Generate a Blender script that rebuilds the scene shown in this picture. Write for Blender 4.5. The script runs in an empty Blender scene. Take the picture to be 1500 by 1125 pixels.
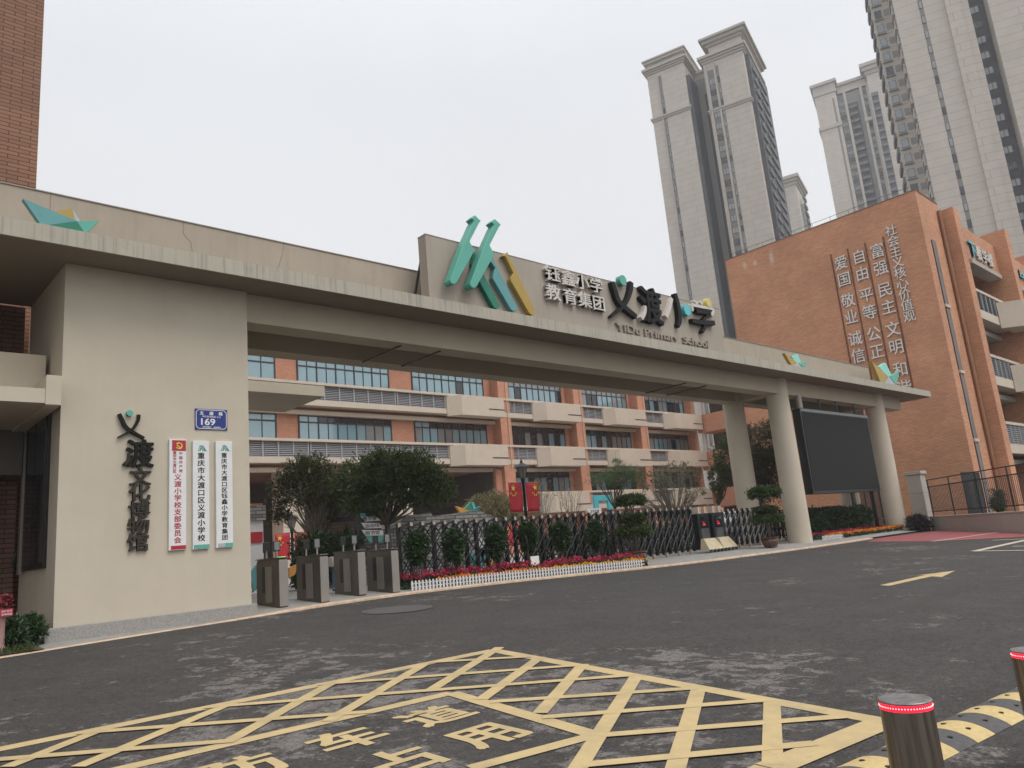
import bpy, math, random
import numpy as np
from mathutils import Matrix, Vector
SC = bpy.context.scene
COL = SC.collection
rng = np.random.default_rng(7)
random.seed(7)
# ------------------------------------------------------------------ camera
YAW, PIT, ROL, FPX = math.radians(43.351), math.radians(11.825), math.radians(-5.077), 1116.0
CAM = np.array([0, 0, 1.5])
fwd = np.array([math.sin(YAW)*math.cos(PIT), math.cos(YAW)*math.cos(PIT), math.sin(PIT)])
r0 = np.array([math.cos(YAW), -math.sin(YAW), 0]); u0 = np.cross(r0, fwd)
RT = math.cos(ROL)*r0+math.sin(ROL)*u0; UP = -math.sin(ROL)*r0+math.cos(ROL)*u0
cd = bpy.data.cameras.new('camera'); cam = bpy.data.objects.new('camera', cd); COL.objects.link(cam)
cd.sensor_fit = 'HORIZONTAL'; cd.sensor_width = 36; cd.lens = 36*FPX/1500; cd.clip_start = .05; cd.clip_end = 3000
M = Matrix.Identity(4)
for i in range(3):
    M[i][0], M[i][1], M[i][2], M[i][3] = RT[i], UP[i], -fwd[i], CAM[i]
cam.matrix_world = M
SC.camera = cam
# ------------------------------------------------------------------ sky, sun, exposure
SUN_EL, SUN_AZ = math.radians(58), math.radians(165)     # azimuth measured from +Y towards +X
w = bpy.data.worlds.new('World'); SC.world = w; w.use_nodes = True
nt = w.node_tree; nt.nodes.clear(); N = nt.nodes.new; L = nt.links.new
out = N('ShaderNodeOutputWorld'); bg = N('ShaderNodeBackground'); bg2 = N('ShaderNodeBackground'); ad = N('ShaderNodeAddShader')
sky = N('ShaderNodeTexSky'); sky.sky_type = 'NISHITA'; sky.sun_disc = False
sky.sun_elevation = SUN_EL; sky.sun_rotation = SUN_AZ; sky.dust_density = 6; sky.air_density = 1.0
hs = N('ShaderNodeHueSaturation'); hs.inputs['Saturation'].default_value = .12
L(sky.outputs[0], hs.inputs['Color']); L(hs.outputs[0], bg.inputs[0]); bg.inputs[1].default_value = .05
tc = N('ShaderNodeTexCoord'); sx = N('ShaderNodeSeparateXYZ'); L(tc.outputs['Generated'], sx.inputs[0])
rp = N('ShaderNodeValToRGB'); L(sx.outputs[2], rp.inputs[0])
rp.color_ramp.elements[0].position = 0; rp.color_ramp.elements[0].color = (.68, .672, .67, 1)
rp.color_ramp.elements[1].position = 1; rp.color_ramp.elements[1].color = (.97, 1.0, 1.04, 1)
e_ = rp.color_ramp.elements.new(.55); e_.color = (.645, .66, .69, 1)
nz = N('ShaderNodeTexNoise'); nz.inputs['Scale'].default_value = 2.2; nz.inputs['Detail'].default_value = 4; L(tc.outputs['Generated'], nz.inputs[0])
mr = N('ShaderNodeMapRange'); mr.inputs['From Min'].default_value = .3; mr.inputs['From Max'].default_value = .7; mr.inputs['To Min'].default_value = .965; mr.inputs['To Max'].default_value = 1.035
L(nz.outputs[0], mr.inputs[0])
mx = N('ShaderNodeVectorMath'); mx.operation = 'MULTIPLY'; L(rp.outputs[0], mx.inputs[0]); L(mr.outputs[0], mx.inputs[1])
L(mx.outputs[0], bg2.inputs[0]); bg2.inputs[1].default_value = 1.0
L(bg.outputs[0], ad.inputs[0]); L(bg2.outputs[0], ad.inputs[1]); L(ad.outputs[0], out.inputs[0])
sd = bpy.data.lights.new('sun', 'SUN'); sd.energy = 1.1; sd.angle = math.radians(30); sd.color = (1, .96, .9)
so = bpy.data.objects.new('sun', sd); COL.objects.link(so)
sdir = Vector((math.sin(SUN_AZ)*math.cos(SUN_EL), math.cos(SUN_AZ)*math.cos(SUN_EL), math.sin(SUN_EL)))
so.rotation_euler = sdir.to_track_quat('Z', 'Y').to_euler(); so.location = (0, -20, 60)
SC.view_settings.view_transform = 'Standard'; SC.view_settings.look = 'None'; SC.view_settings.gamma = 1
SC.view_settings.exposure = 0.1
SC.cycles.use_denoising = True
SC.cycles.max_bounces = 7; SC.cycles.diffuse_bounces = 4; SC.cycles.volume_bounces = 1; SC.cycles.transparent_max_bounces = 6
# ------------------------------------------------------------------ measuring helpers (metres; camera at the origin)
def ray(x, y): return RT*(x-750)/FPX-UP*(y-562.5)/FPX+fwd
def onY(x, y, Y): r = ray(x, y); return CAM+r*(Y-CAM[1])/r[1]
def onX(x, y, X): r = ray(x, y); return CAM+r*(X-CAM[0])/r[0]
def onZ(x, y, Z): r = ray(x, y); return CAM+r*(Z-CAM[2])/r[2]
def sst(a, b, x):
    t = min(max((x-a)/(b-a), 0), 1); return t*t*(3-2*t)
def G(x, y):                                   # the road climbs gently to the gate
    k = .0375-.0085*sst(9, 22, x)
    return k*max(min(y, 16), -6)
KL = [(-60, 12.5), (-12, 13.0), (-3, 13.45), (0, 13.6), (2.27, 13.8), (4.3, 14.28), (6.5, 14.7), (8.3, 15.0), (10.6, 15.2), (14, 15.05), (18, 14.55), (22, 14.15), (27.4, 13.8), (30.6, 13.82), (33, 13.9)]
def kerbY(x): return float(np.interp(x, [p[0] for p in KL], [p[1] for p in KL]))
KERB = .12
def G2(x, y): return G(x, y)+(.12+.88*sst(5.6, 8.2, x))*(.055+(KERB-.055)*sst(kerbY(x)+.15, kerbY(x)+1.0, y))     # low kerb, pavement rising behind it
def gpt(x, y, dz=0):
    r = ray(x, y); t = .5
    while t < 300:
        Q = CAM+r*t
        if Q[2] < G(Q[0], Q[1])+dz: break
        t *= 1.001
    return CAM+r*t
# ------------------------------------------------------------------ materials
MATS = {}
def mat(name, col, rough=.75, vary=.12, scale=3.0, metal=0.0, bump=0.0, bscale=60.0, spec=.5, detail=6, tint=None, ior=None):
    if name in MATS: return MATS[name]
    m = bpy.data.materials.new(name); m.use_nodes = True; t = m.node_tree; t.nodes.clear(); n = t.nodes.new; l = t.links.new
    o = n('ShaderNodeOutputMaterial'); p = n('ShaderNodeBsdfPrincipled'); l(p.outputs[0], o.inputs[0])
    g = n('ShaderNodeNewGeometry'); nz = n('ShaderNodeTexNoise'); nz.inputs['Scale'].default_value = scale; nz.inputs['Detail'].default_value = detail
    nz.inputs['Roughness'].default_value = .65
    l(g.outputs['Position'], nz.inputs[0])
    mp = n('ShaderNodeMapRange'); mp.inputs['From Min'].default_value = .25; mp.inputs['From Max'].default_value = .75
    l(nz.outputs[0], mp.inputs[0])
    mi = n('ShaderNodeMix'); mi.data_type = 'RGBA'; l(mp.outputs[0], mi.inputs[0])
    a = [c*(1-vary) for c in col]; b = [min(c*(1+vary), 1) for c in col]
    if tint: a = list(tint)
    mi.inputs[6].default_value = (*a, 1); mi.inputs[7].default_value = (*b, 1)
    l(mi.outputs[2], p.inputs['Base Color'])
    p.inputs['Roughness'].default_value = rough; p.inputs['Metallic'].default_value = metal; p.inputs['Specular IOR Level'].default_value = spec
    if ior: p.inputs['IOR'].default_value = ior
    if bump:
        n2 = n('ShaderNodeTexNoise'); n2.inputs['Scale'].default_value = bscale; n2.inputs['Detail'].default_value = 3; l(g.outputs['Position'], n2.inputs[0])
        bp = n('ShaderNodeBump'); bp.inputs['Strength'].default_value = bump; bp.inputs['Distance'].default_value = .02; l(n2.outputs[0], bp.inputs['Height']); l(bp.outputs[0], p.inputs['Normal'])
    m['p'] = 1; MATS[name] = m
    return m
def nodes_of(m): return m.node_tree, m.node_tree.nodes.new, m.node_tree.links.new, next(x for x in m.node_tree.nodes if x.type == 'BSDF_PRINCIPLED')
def wall_uv(t, n, l):                          # horizontal-along-wall and height coordinates for any upright wall
    g = n('ShaderNodeNewGeometry'); sp = n('ShaderNodeSeparateXYZ'); sn = n('ShaderNodeSeparateXYZ')
    l(g.outputs['Position'], sp.inputs[0]); l(g.outputs['Normal'], sn.inputs[0])
    def ma(op, a, b):
        k = n('ShaderNodeMath'); k.operation = op
        for i, v in enumerate((a, b)):
            if v is None: continue
            if hasattr(v, 'links'): l(v, k.inputs[i])
            else: k.inputs[i].default_value = v
        return k.outputs[0]
    ax = ma('ABSOLUTE', sn.outputs[0], None); ay = ma('ABSOLUTE', sn.outputs[1], None)
    u = ma('ADD', ma('MULTIPLY', sp.outputs[0], ay), ma('MULTIPLY', sp.outputs[1], ax))
    cb = n('ShaderNodeCombineXYZ'); l(u, cb.inputs[0]); l(sp.outputs[2], cb.inputs[1])
    return cb.outputs[0], g
def brick(name, col, mortar, bw=.30, bh=.075, vary=.16, ms=.010, rough=.85, flat=1):
    if name in MATS: return MATS[name]
    m = mat(name, col, rough, .1, 1.3); t, n, l, p = nodes_of(m)
    uv, g = wall_uv(t, n, l)
    b = n('ShaderNodeTexBrick'); l(uv, b.inputs[0]); b.inputs['Scale'].default_value = 1
    b.inputs['Brick Width'].default_value = bw; b.inputs['Row Height'].default_value = bh; b.inputs['Mortar Size'].default_value = ms; b.inputs['Mortar Smooth'].default_value = .15
    b.inputs['Color1'].default_value = (*[c*(1-vary) for c in col], 1); b.inputs['Color2'].default_value = (*[c*(1+vary) for c in col], 1); b.inputs['Mortar'].default_value = (*mortar, 1); b.inputs['Bias'].default_value = 0
    nz = n('ShaderNodeTexNoise'); nz.inputs['Scale'].default_value = .45; nz.inputs['Detail'].default_value = 7; l(g.outputs['Position'], nz.inputs[0])
    mp = n('ShaderNodeMapRange'); mp.inputs['From Min'].default_value = .25; mp.inputs['From Max'].default_value = .75; mp.inputs['To Min'].default_value = 1-.18*flat; mp.inputs['To Max'].default_value = 1+.13*flat; l(nz.outputs[0], mp.inputs[0])
    mu = n('ShaderNodeVectorMath'); mu.operation = 'MULTIPLY'; l(b.outputs[0], mu.inputs[0]); l(mp.outputs[0], mu.inputs[1])
    l(mu.outputs[0], p.inputs['Base Color'])
    bp = n('ShaderNodeBump'); bp.inputs['Strength'].default_value = .5; bp.inputs['Distance'].default_value = .006; bp.invert = True; l(b.outputs['Fac'], bp.inputs['Height']); l(bp.outputs[0], p.inputs['Normal'])
    return m
def stained(name, col, dirt, amount=.5, sx_=9.0, rough=.85, grime=.35):      # painted render with rain streaks
    if name in MATS: return MATS[name]
    m = mat(name, col, rough, .07, .8); t, n, l, p = nodes_of(m)
    uv, g = wall_uv(t, n, l)
    src = p.inputs['Base Color'].links[0].from_socket
    mpg = n('ShaderNodeMapping'); mpg.inputs['Scale'].default_value = (sx_, .35, 1); l(uv, mpg.inputs[0])
    nz = n('ShaderNodeTexNoise'); nz.inputs['Scale'].default_value = 1; nz.inputs['Detail'].default_value = 8; nz.inputs['Roughness'].default_value = .75; l(mpg.outputs[0], nz.inputs[0])
    mp = n('ShaderNodeMapRange'); mp.inputs['From Min'].default_value = .49; mp.inputs['From Max'].default_value = .74; mp.inputs['To Max'].default_value = amount; l(nz.outputs[0], mp.inputs[0])
    mi = n('ShaderNodeMix'); mi.data_type = 'RGBA'; l(mp.outputs[0], mi.inputs[0]); l(src, mi.inputs[6]); mi.inputs[7].default_value = (*dirt, 1)
    n3 = n('ShaderNodeTexNoise'); n3.inputs['Scale'].default_value = 2.1; n3.inputs['Detail'].default_value = 9; n3.inputs['Roughness'].default_value = .7; l(g.outputs['Position'], n3.inputs[0])
    m3 = n('ShaderNodeMapRange'); m3.inputs['From Min'].default_value = .6; m3.inputs['From Max'].default_value = .8; m3.inputs['To Max'].default_value = grime; l(n3.outputs[0], m3.inputs[0])
    mi2 = n('ShaderNodeMix'); mi2.data_type = 'RGBA'; l(m3.outputs[0], mi2.inputs[0]); l(mi.outputs[2], mi2.inputs[6]); mi2.inputs[7].default_value = (*dirt, 1)
    l(mi2.outputs[2], p.inputs['Base Color'])
    n2 = n('ShaderNodeTexNoise'); n2.inputs['Scale'].default_value = 90; l(g.outputs['Position'], n2.inputs[0])
    bp = n('ShaderNodeBump'); bp.inputs['Strength'].default_value = .12; bp.inputs['Distance'].default_value = .01; l(n2.outputs[0], bp.inputs['Height']); l(bp.outputs[0], p.inputs['Normal'])
    return m
def leafmat(name, col, var=.45, trans=.25, rough=.5):
    if name in MATS: return MATS[name]
    m = mat(name, col, rough, .1, 5); t, n, l, p = nodes_of(m)
    g = n('ShaderNodeNewGeometry'); mi = n('ShaderNodeMix'); mi.data_type = 'RGBA'
    l(g.outputs['Random Per Island'], mi.inputs[0]); mi.inputs[6].default_value = (*[c*(1-var) for c in col], 1); mi.inputs[7].default_value = (*[c*(1+var) for c in col], 1)
    l(mi.outputs[2], p.inputs['Base Color'])
    if trans:
        tr = n('ShaderNodeBsdfTranslucent'); l(mi.outputs[2], tr.inputs[0]); ms = n('ShaderNodeMixShader'); ms.inputs[0].default_value = trans
        o = next(x for x in t.nodes if x.type == 'OUTPUT_MATERIAL'); l(p.outputs[0], ms.inputs[1]); l(tr.outputs[0], ms.inputs[2]); l(ms.outputs[0], o.inputs[0])
    return m
def glow(name, col, strength):
    m = mat(name, col); t, n, l, p = nodes_of(m); p.inputs['Emission Color'].default_value = (*col, 1); p.inputs['Emission Strength'].default_value = strength
    return m
CREAM = stained('cream_render', (.55, .485, .385), (.34, .30, .235), .14, 3.0, .85, .24)
FASCIA = stained('fascia_render', (.43, .40, .325), (.14, .13, .105), .8, 14.0)
PARAPET = stained('parapet_render', (.395, .338, .268), (.27, .23, .18), .5, 4.0, .85, .25)
BEAM = stained('beam_render', (.47, .41, .31), (.30, .26, .20), .12, 3.0)
BOARD = stained('signboard_render', (.38, .33, .275), (.26, .225, .185), .4, 5.0)
SOFFIT = stained('soffit_render', (.25, .208, .16), (.17, .145, .11), .2, 2.0)  # darker than the other render: canopy shade put into the base colour
BALC = stained('balcony_render', (.58, .495, .40), (.38, .33, .265), .25, 3.0)
BRICK = brick('orange_brick', (.60, .298, .172), (.37, .185, .11), .30, .08, .11, .008)
def _lime():
    t, n, l, p = nodes_of(BRICK); src = p.inputs['Base Color'].links[0].from_socket; g = n('ShaderNodeNewGeometry'); tot = None
    for (px_, py_, rz) in ((1091, 389, .35), (1106, 385, .30), (1130, 378, .75)):
        c = onX(px_, py_, 47.0); m1 = n('ShaderNodeVectorMath'); m1.operation = 'SUBTRACT'; l(g.outputs['Position'], m1.inputs[0]); m1.inputs[1].default_value = tuple(float(v) for v in c)
        m2 = n('ShaderNodeVectorMath'); m2.operation = 'MULTIPLY'; l(m1.outputs[0], m2.inputs[0]); m2.inputs[1].default_value = (1, 4.5, 1/rz)
        m3 = n('ShaderNodeVectorMath'); m3.operation = 'LENGTH'; l(m2.outputs[0], m3.inputs[0]); k = n('ShaderNodeMapRange'); k.inputs[1].default_value = 1.0; k.inputs[2].default_value = 0; l(m3.outputs['Value'], k.inputs[0])
        if tot is None: tot = k.outputs[0]
        else: ad = n('ShaderNodeMath'); ad.operation = 'MAXIMUM'; l(tot, ad.inputs[0]); l(k.outputs[0], ad.inputs[1]); tot = ad.outputs[0]
    z = n('ShaderNodeTexNoise'); z.inputs['Scale'].default_value = 7; z.inputs['Detail'].default_value = 6; l(g.outputs['Position'], z.inputs[0]); mm = n('ShaderNodeMath'); mm.operation = 'MULTIPLY'; l(tot, mm.inputs[0]); l(z.outputs[0], mm.inputs[1])
    mi = n('ShaderNodeMix'); mi.data_type = 'RGBA'; l(mm.outputs[0], mi.inputs[0]); l(src, mi.inputs[6]); mi.inputs[7].default_value = (.75, .70, .65, 1); l(mi.outputs[2], p.inputs['Base Color'])
_lime()
BRICKW = brick('wing_brick', (.46, .212, .122), (.24, .115, .072), .30, .10, .13, .009)
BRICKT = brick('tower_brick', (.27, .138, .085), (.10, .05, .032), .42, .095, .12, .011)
TILE = brick('orange_tile', (.60, .288, .182), (.40, .19, .125), .24, .08, .08, .006)
GREYSTONE = mat('speckled_granite', (.30, .285, .265), .7, .35, 45, bump=.05)
STONEWALL = brick('stacked_stone', (.30, .29, .275), (.08, .08, .075), .42, .11, .4, .012)
PALESTONE = stained('pale_stone', (.42, .385, .335), (.30, .27, .23), .25, 3.0)
PAVE = mat('pavement', (.30, .285, .265), .85, .2, 4, bump=.2)
KERBM = mat('kerb_stone', (.60, .44, .31), .8, .35, 5)
DARKMETAL = mat('dark_metal', (.035, .035, .038), .45, .3, 20, .0)
BLACK = mat('black_paint', (.012, .012, .013), .35, .3, 10)
STEEL = mat('brushed_steel', (.175, .152, .13), .42, .22, 2.2, .75)
STEELL = mat('pale_steel', (.32, .293, .262), .42, .08, 1.5, .5)
GREYMETAL = mat('louvre_metal', (.36, .36, .37), .5, .12, 8, .2)
FRAME = mat('window_frame', (.03, .035, .042), .4, .2, 10)
GLASS = mat('tinted_glass', (.175, .33, .39), .06, .10, .5, spec=.8, ior=1.9)  # glass tint with some reflected sky put into the base colour
GLASSG = mat('curtained_glass', (.20, .225, .235), .08, .12, .8, spec=.7, ior=1.8)
GLASSD = mat('dark_glass', (.02, .026, .032), .05, .3, .6, spec=.6, ior=1.6)
WHITEP = mat('white_paint', (.74, .74, .73), .5, .06, 6)
LETTER = mat('pale_letter', (.60, .56, .51), .55, .1, 8)
INK = mat('black_letter', (.011, .0105, .01), .6, .25, 8, spec=.2)
BRONZE = mat('weathered_letter', (.042, .036, .028), .6, .5, 6, spec=.25)
TEAL = mat('teal_green', (.10, .40, .31), .45, .06, 2); TEALD = mat('dark_green_panel', (.005, .19, .12), .45, .08, 2)
TEALB = mat('teal_blue', (.11, .32, .33), .45, .08, 2); GOLD = mat('mustard', (.42, .28, .055), .45, .08, 2)
GOLDD = mat('olive_gold', (.17, .12, .02), .5, .1, 2); AQUA = mat('aqua', (.10, .50, .56), .45, .06, 2); MINT = mat('mint', (.26, .66, .55), .45, .06, 2)
GREYPANEL = mat('grey_panel', (.42, .44, .46), .5, .05, 2); ORANGEP = mat('orange_panel', (.68, .33, .07), .5, .08, 2)
RED = mat('flag_red', (.48, .022, .035), .6, .06, 3); STAR = mat('flag_yellow', (.75, .6, .08), .5, .04, 3); CRIMSON = mat('crimson', (.42, .02, .04), .5, .05, 3)
BLUE = mat('plate_blue', (.012, .03, .20), .35, .06, 4)
BARK = mat('bark', (.12, .10, .08), .9, .35, 14, bump=.3); BARKL = mat('pale_bark', (.27, .24, .19), .9, .3, 12)
LEAF = leafmat('dark_leaf', (.068, .098, .030)); LEAFO = leafmat('olive_leaf', (.078, .080, .034)); LEAFB = leafmat('bright_leaf', (.075, .125, .028))
LEAFD = leafmat('hedge_leaf', (.034, .066, .024), .55, .12, .4); LEAFF = leafmat('feathery_leaf', (.095, .155, .06)); LEAFY = leafmat('dry_leaf', (.22, .19, .09)); LEAFP = leafmat('purple_leaf', (.035, .03, .03))
PETALR = leafmat('magenta_petal', (.56, .03, .10), .3, .2); PETALO = leafmat('orange_petal', (.85, .28, .015), .2, .2); PETALY = leafmat('yellow_petal', (.85, .46, .02), .15, .2)
SOIL = mat('soil', (.10, .075, .05), .95, .4, 12, bump=.5); GRASS = leafmat('grass_blade', (.06, .085, .025))
# road paint
def paint(name, col, wear):
    m = mat(name, col, .75, .10, 6); t, n, l, p = nodes_of(m); src = p.inputs['Base Color'].links[0].from_socket
    g = n('ShaderNodeNewGeometry'); nz = n('ShaderNodeTexNoise'); nz.inputs['Scale'].default_value = 26; nz.inputs['Detail'].default_value = 8; nz.inputs['Roughness'].default_value = .75; l(g.outputs['Position'], nz.inputs[0])
    mp = n('ShaderNodeMapRange'); mp.inputs['From Min'].default_value = .60; mp.inputs['From Max'].default_value = .74; mp.inputs['To Max'].default_value = wear; l(nz.outputs[0], mp.inputs[0])
    mi = n('ShaderNodeMix'); mi.data_type = 'RGBA'; l(mp.outputs[0], mi.inputs[0]); l(src, mi.inputs[6]); mi.inputs[7].default_value = (.16, .14, .11, 1)
    n3 = n('ShaderNodeTexNoise'); n3.inputs['Scale'].default_value = 1.7; n3.inputs['Detail'].default_value = 9; n3.inputs['Roughness'].default_value = .75; l(g.outputs['Position'], n3.inputs[0])
    m3 = n('ShaderNodeMapRange'); m3.inputs['From Min'].default_value = .46; m3.inputs['From Max'].default_value = .66; m3.inputs['To Max'].default_value = .38; l(n3.outputs[0], m3.inputs[0])
    mi2 = n('ShaderNodeMix'); mi2.data_type = 'RGBA'; l(m3.outputs[0], mi2.inputs[0]); l(mi.outputs[2], mi2.inputs[6]); mi2.inputs[7].default_value = (.24, .20, .14, 1); l(mi2.outputs[2], p.inputs['Base Color'])
    n2 = n('ShaderNodeTexNoise'); n2.inputs['Scale'].default_value = 140; l(g.outputs['Position'], n2.inputs[0])
    bp = n('ShaderNodeBump'); bp.inputs['Strength'].default_value = .35; bp.inputs['Distance'].default_value = .008; l(n2.outputs[0], bp.inputs['Height']); l(bp.outputs[0], p.inputs['Normal'])
    return m
YELLOW = paint('yellow_road_paint', (.53, .40, .20), .75); WHITEROAD = paint('white_road_paint', (.55, .48, .38), .7); REDPAVE = paint('red_paving', (.30, .065, .075), .5)
ASPH = mat('asphalt', (.056, .0515, .0485), .82, .2, 1.2)
def _asph():
    t, n, l, p = nodes_of(ASPH); src = p.inputs['Base Color'].links[0].from_socket
    g = n('ShaderNodeNewGeometry')
    def noise(sc, det, ro, vec=None, dist=0):
        z = n('ShaderNodeTexNoise'); z.inputs['Scale'].default_value = sc; z.inputs['Detail'].default_value = det; z.inputs['Roughness'].default_value = ro; z.inputs['Distortion'].default_value = dist
        l(vec or g.outputs['Position'], z.inputs[0]); return z.outputs[0]
    def rng_(s, a, b, c, d):
        k = n('ShaderNodeMapRange'); k.inputs[1].default_value = a; k.inputs[2].default_value = b; k.inputs[3].default_value = c; k.inputs[4].default_value = d; l(s, k.inputs[0]); return k.outputs[0]
    mpp = n('ShaderNodeMapping'); mpp.inputs['Rotation'].default_value = (0, 0, math.radians(43)); mpp.inputs['Scale'].default_value = (1, 1.0, 1); l(g.outputs['Position'], mpp.inputs[0])
    fine = noise(2.6, 12, .80, mpp.outputs[0], .25)                # ragged dusty patches
    zone = noise(.33, 2, .5)
    geo = n('ShaderNodeSeparateXYZ'); l(g.outputs['Position'], geo.inputs[0])
    dist = n('ShaderNodeVectorMath'); dist.operation = 'DISTANCE'; l(g.outputs['Position'], dist.inputs[0]); dist.inputs[1].default_value = (3.2, 4.6, .15)
    near = rng_(dist.outputs['Value'], 1.2, 5.5, .12, -.015)     # the old surface round the yellow box is more worn
    a = n('ShaderNodeMath'); a.operation = 'ADD'; l(fine, a.inputs[0]); l(near, a.inputs[1])
    b = n('ShaderNodeMath'); b.operation = 'ADD'; l(a.outputs[0], b.inputs[0]); l(rng_(zone, .3, .7, -.09, .09), b.inputs[1])
    mask = rng_(b.outputs[0], .590, .615, 0, .9)
    speck = noise(48, 6, .85); sp = rng_(speck, .40, .60, .55, 1.5)
    mi = n('ShaderNodeMix'); mi.data_type = 'RGBA'; l(mask, mi.inputs[0]); l(src, mi.inputs[6]); mi.inputs[7].default_value = (.165, .15, .139, 1)
    mu = n('ShaderNodeVectorMath'); mu.operation = 'MULTIPLY'; l(mi.outputs[2], mu.inputs[0]); l(sp, mu.inputs[1]); l(mu.outputs[0], p.inputs['Base Color'])
    grain = rng_(noise(11, 9, .9), .40, .60, .70, 1.32); fl = rng_(noise(5.5, 12, .9, mpp.outputs[0]), .62, .655, 0, .7)
    mi3 = n('ShaderNodeMix'); mi3.data_type = 'RGBA'; l(fl, mi3.inputs[0]); l(mu.outputs[0], mi3.inputs[6]); mi3.inputs[7].default_value = (.20, .185, .172, 1)
    mu2 = n('ShaderNodeVectorMath'); mu2.operation = 'MULTIPLY'; l(mi3.outputs[2], mu2.inputs[0]); l(grain, mu2.inputs[1]); l(mu2.outputs[0], p.inputs['Base Color'])
    bp = n('ShaderNodeBump'); bp.inputs['Strength'].default_value = .5; bp.inputs['Distance'].default_value = .012; l(noise(150, 3, .7), bp.inputs['Height']); l(bp.outputs[0], p.inputs['Normal'])
    p.inputs['Specular IOR Level'].default_value = .3
_asph()
# ------------------------------------------------------------------ object helpers
WPOS = {}
def wpos(o): return WPOS.get(o.name, (0, 0, 0))
def tag(o, label=None, cat=None, group=None, kind=None):
    if label: o['label'] = label
    if cat: o['category'] = cat
    if group: o['group'] = group
    if kind: o['kind'] = kind
    return o
def thing(name, loc, label, cat, group=None):
    o = bpy.data.objects.new(name, None); COL.objects.link(o); o.location = loc; o.empty_display_size = .2
    WPOS[o.name] = tuple(loc); return tag(o, label, cat, group)
class MB:
    def __init__(s): s.v = []; s.f = []; s.m = []; s.mi = 0; s.x = None
    def add(s, vs, fs, mi=None):
        b = len(s.v)
        if s.x is not None: vs = [tuple(s.x @ Vector(p)) for p in vs]
        s.v += [tuple(float(c) for c in p) for p in vs]; s.f += [tuple(b+i for i in f) for f in fs]; s.m += [s.mi if mi is None else mi]*len(fs); return s
    def box(s, x0, x1, y0, y1, z0, z1, mi=None):
        x0, x1 = sorted((x0, x1)); y0, y1 = sorted((y0, y1)); z0, z1 = sorted((z0, z1))
        return s.add([(x0,y0,z0),(x1,y0,z0),(x1,y1,z0),(x0,y1,z0),(x0,y0,z1),(x1,y0,z1),(x1,y1,z1),(x0,y1,z1)],
                     [(0,3,2,1),(4,5,6,7),(0,1,5,4),(1,2,6,5),(2,3,7,6),(3,0,4,7)], mi)
    def hexa(s, bot, top, mi=None):                  # frustum from two rings of points
        k = len(bot)
        return s.add(list(bot)+list(top), [tuple(range(k-1, -1, -1)), tuple(range(k, 2*k))]+[(i, (i+1) % k, k+(i+1) % k, k+i) for i in range(k)], mi)
    def prism(s, poly, fn, d0, d1, mi=None):         # flat outline fn(a,b,d) given thickness d0..d1
        return s.hexa([fn(a, b, d0) for a, b in poly], [fn(a, b, d1) for a, b in poly], mi)
    def tube(s, pts, rad, n=8, mi=None, cap=True):
        pts = [Vector(p) for p in pts]; rad = rad if hasattr(rad, '__len__') else [rad]*len(pts)
        rings = []; prev = None
        for i, p in enumerate(pts):
            d = (pts[min(i+1, len(pts)-1)]-pts[max(i-1, 0)]).normalized()
            a = prev if prev is not None else (Vector((0, 0, 1)) if abs(d.z) < .9 else Vector((1, 0, 0)))
            e1 = (a-d*a.dot(d)).normalized(); prev = e1; e2 = d.cross(e1)
            rings.append([p+(e1*math.cos(2*math.pi*k/n)+e2*math.sin(2*math.pi*k/n))*rad[i] for k in range(n)])
        vs = [q for r in rings for q in r]; fs = []
        for i in range(len(pts)-1):
            for k in range(n): fs.append((i*n+k, i*n+(k+1) % n, (i+1)*n+(k+1) % n, (i+1)*n+k))
        if cap: fs += [tuple(range(n-1, -1, -1)), tuple((len(pts)-1)*n+k for k in range(n))]
        return s.add(vs, fs, mi)
    def lathe(s, c, prof, n=24, mi=None):
        return s.tube_prof(c, prof, n, mi)
    def tube_prof(s, c, prof, n, mi):
        vs = []; fs = []
        for r, z in prof: vs += [(c[0]+r*math.cos(2*math.pi*k/n), c[1]+r*math.sin(2*math.pi*k/n), c[2]+z) for k in range(n)]
        for i in range(len(prof)-1):
            for k in range(n): fs.append((i*n+k, i*n+(k+1) % n, (i+1)*n+(k+1) % n, (i+1)*n+k))
        fs += [tuple(range(n-1, -1, -1)), tuple((len(prof)-1)*n+k for k in range(n))]
        return s.add(vs, fs, mi)
    def build(s, name, mats, parent=None, smooth=False, label=None, bevel=0, auto=False):
        mats = mats if isinstance(mats, (list, tuple)) else [mats]
        o_ = wpos(parent) if parent is not None else (0, 0, 0)
        me = bpy.data.meshes.new(name)
        me.from_pydata([(x-o_[0], y-o_[1], z-o_[2]) for x, y, z in s.v], [], s.f)
        for m in mats: me.materials.append(m)
        if len(mats) > 1: me.polygons.foreach_set('material_index', s.m)
        if smooth: me.polygons.foreach_set('use_smooth', [True]*len(me.polygons))
        if smooth and auto: me.set_sharp_from_angle(angle=math.radians(40))
        me.update()
        o = bpy.data.objects.new(name, me); COL.objects.link(o)
        if parent is not None: o.parent = parent; WPOS[o.name] = o_
        if bevel:
            b = o.modifiers.new('bevel', 'BEVEL'); b.width = bevel; b.segments = 2; b.limit_method = 'ANGLE'
        if label: o['label'] = label
        return o
def box_obj(name, m, parent, *a, **k): return MB().box(*a).build(name, m, parent, **k)
def copy_tree(o, parent=None, loc=None):
    c = o.copy(); COL.objects.link(c); c.parent = parent
    if loc is not None: c.location = loc
    WPOS[c.name] = tuple(c.location) if parent is None else wpos(parent)
    for ch in list(o.children): copy_tree(ch, c)
    return c
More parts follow.
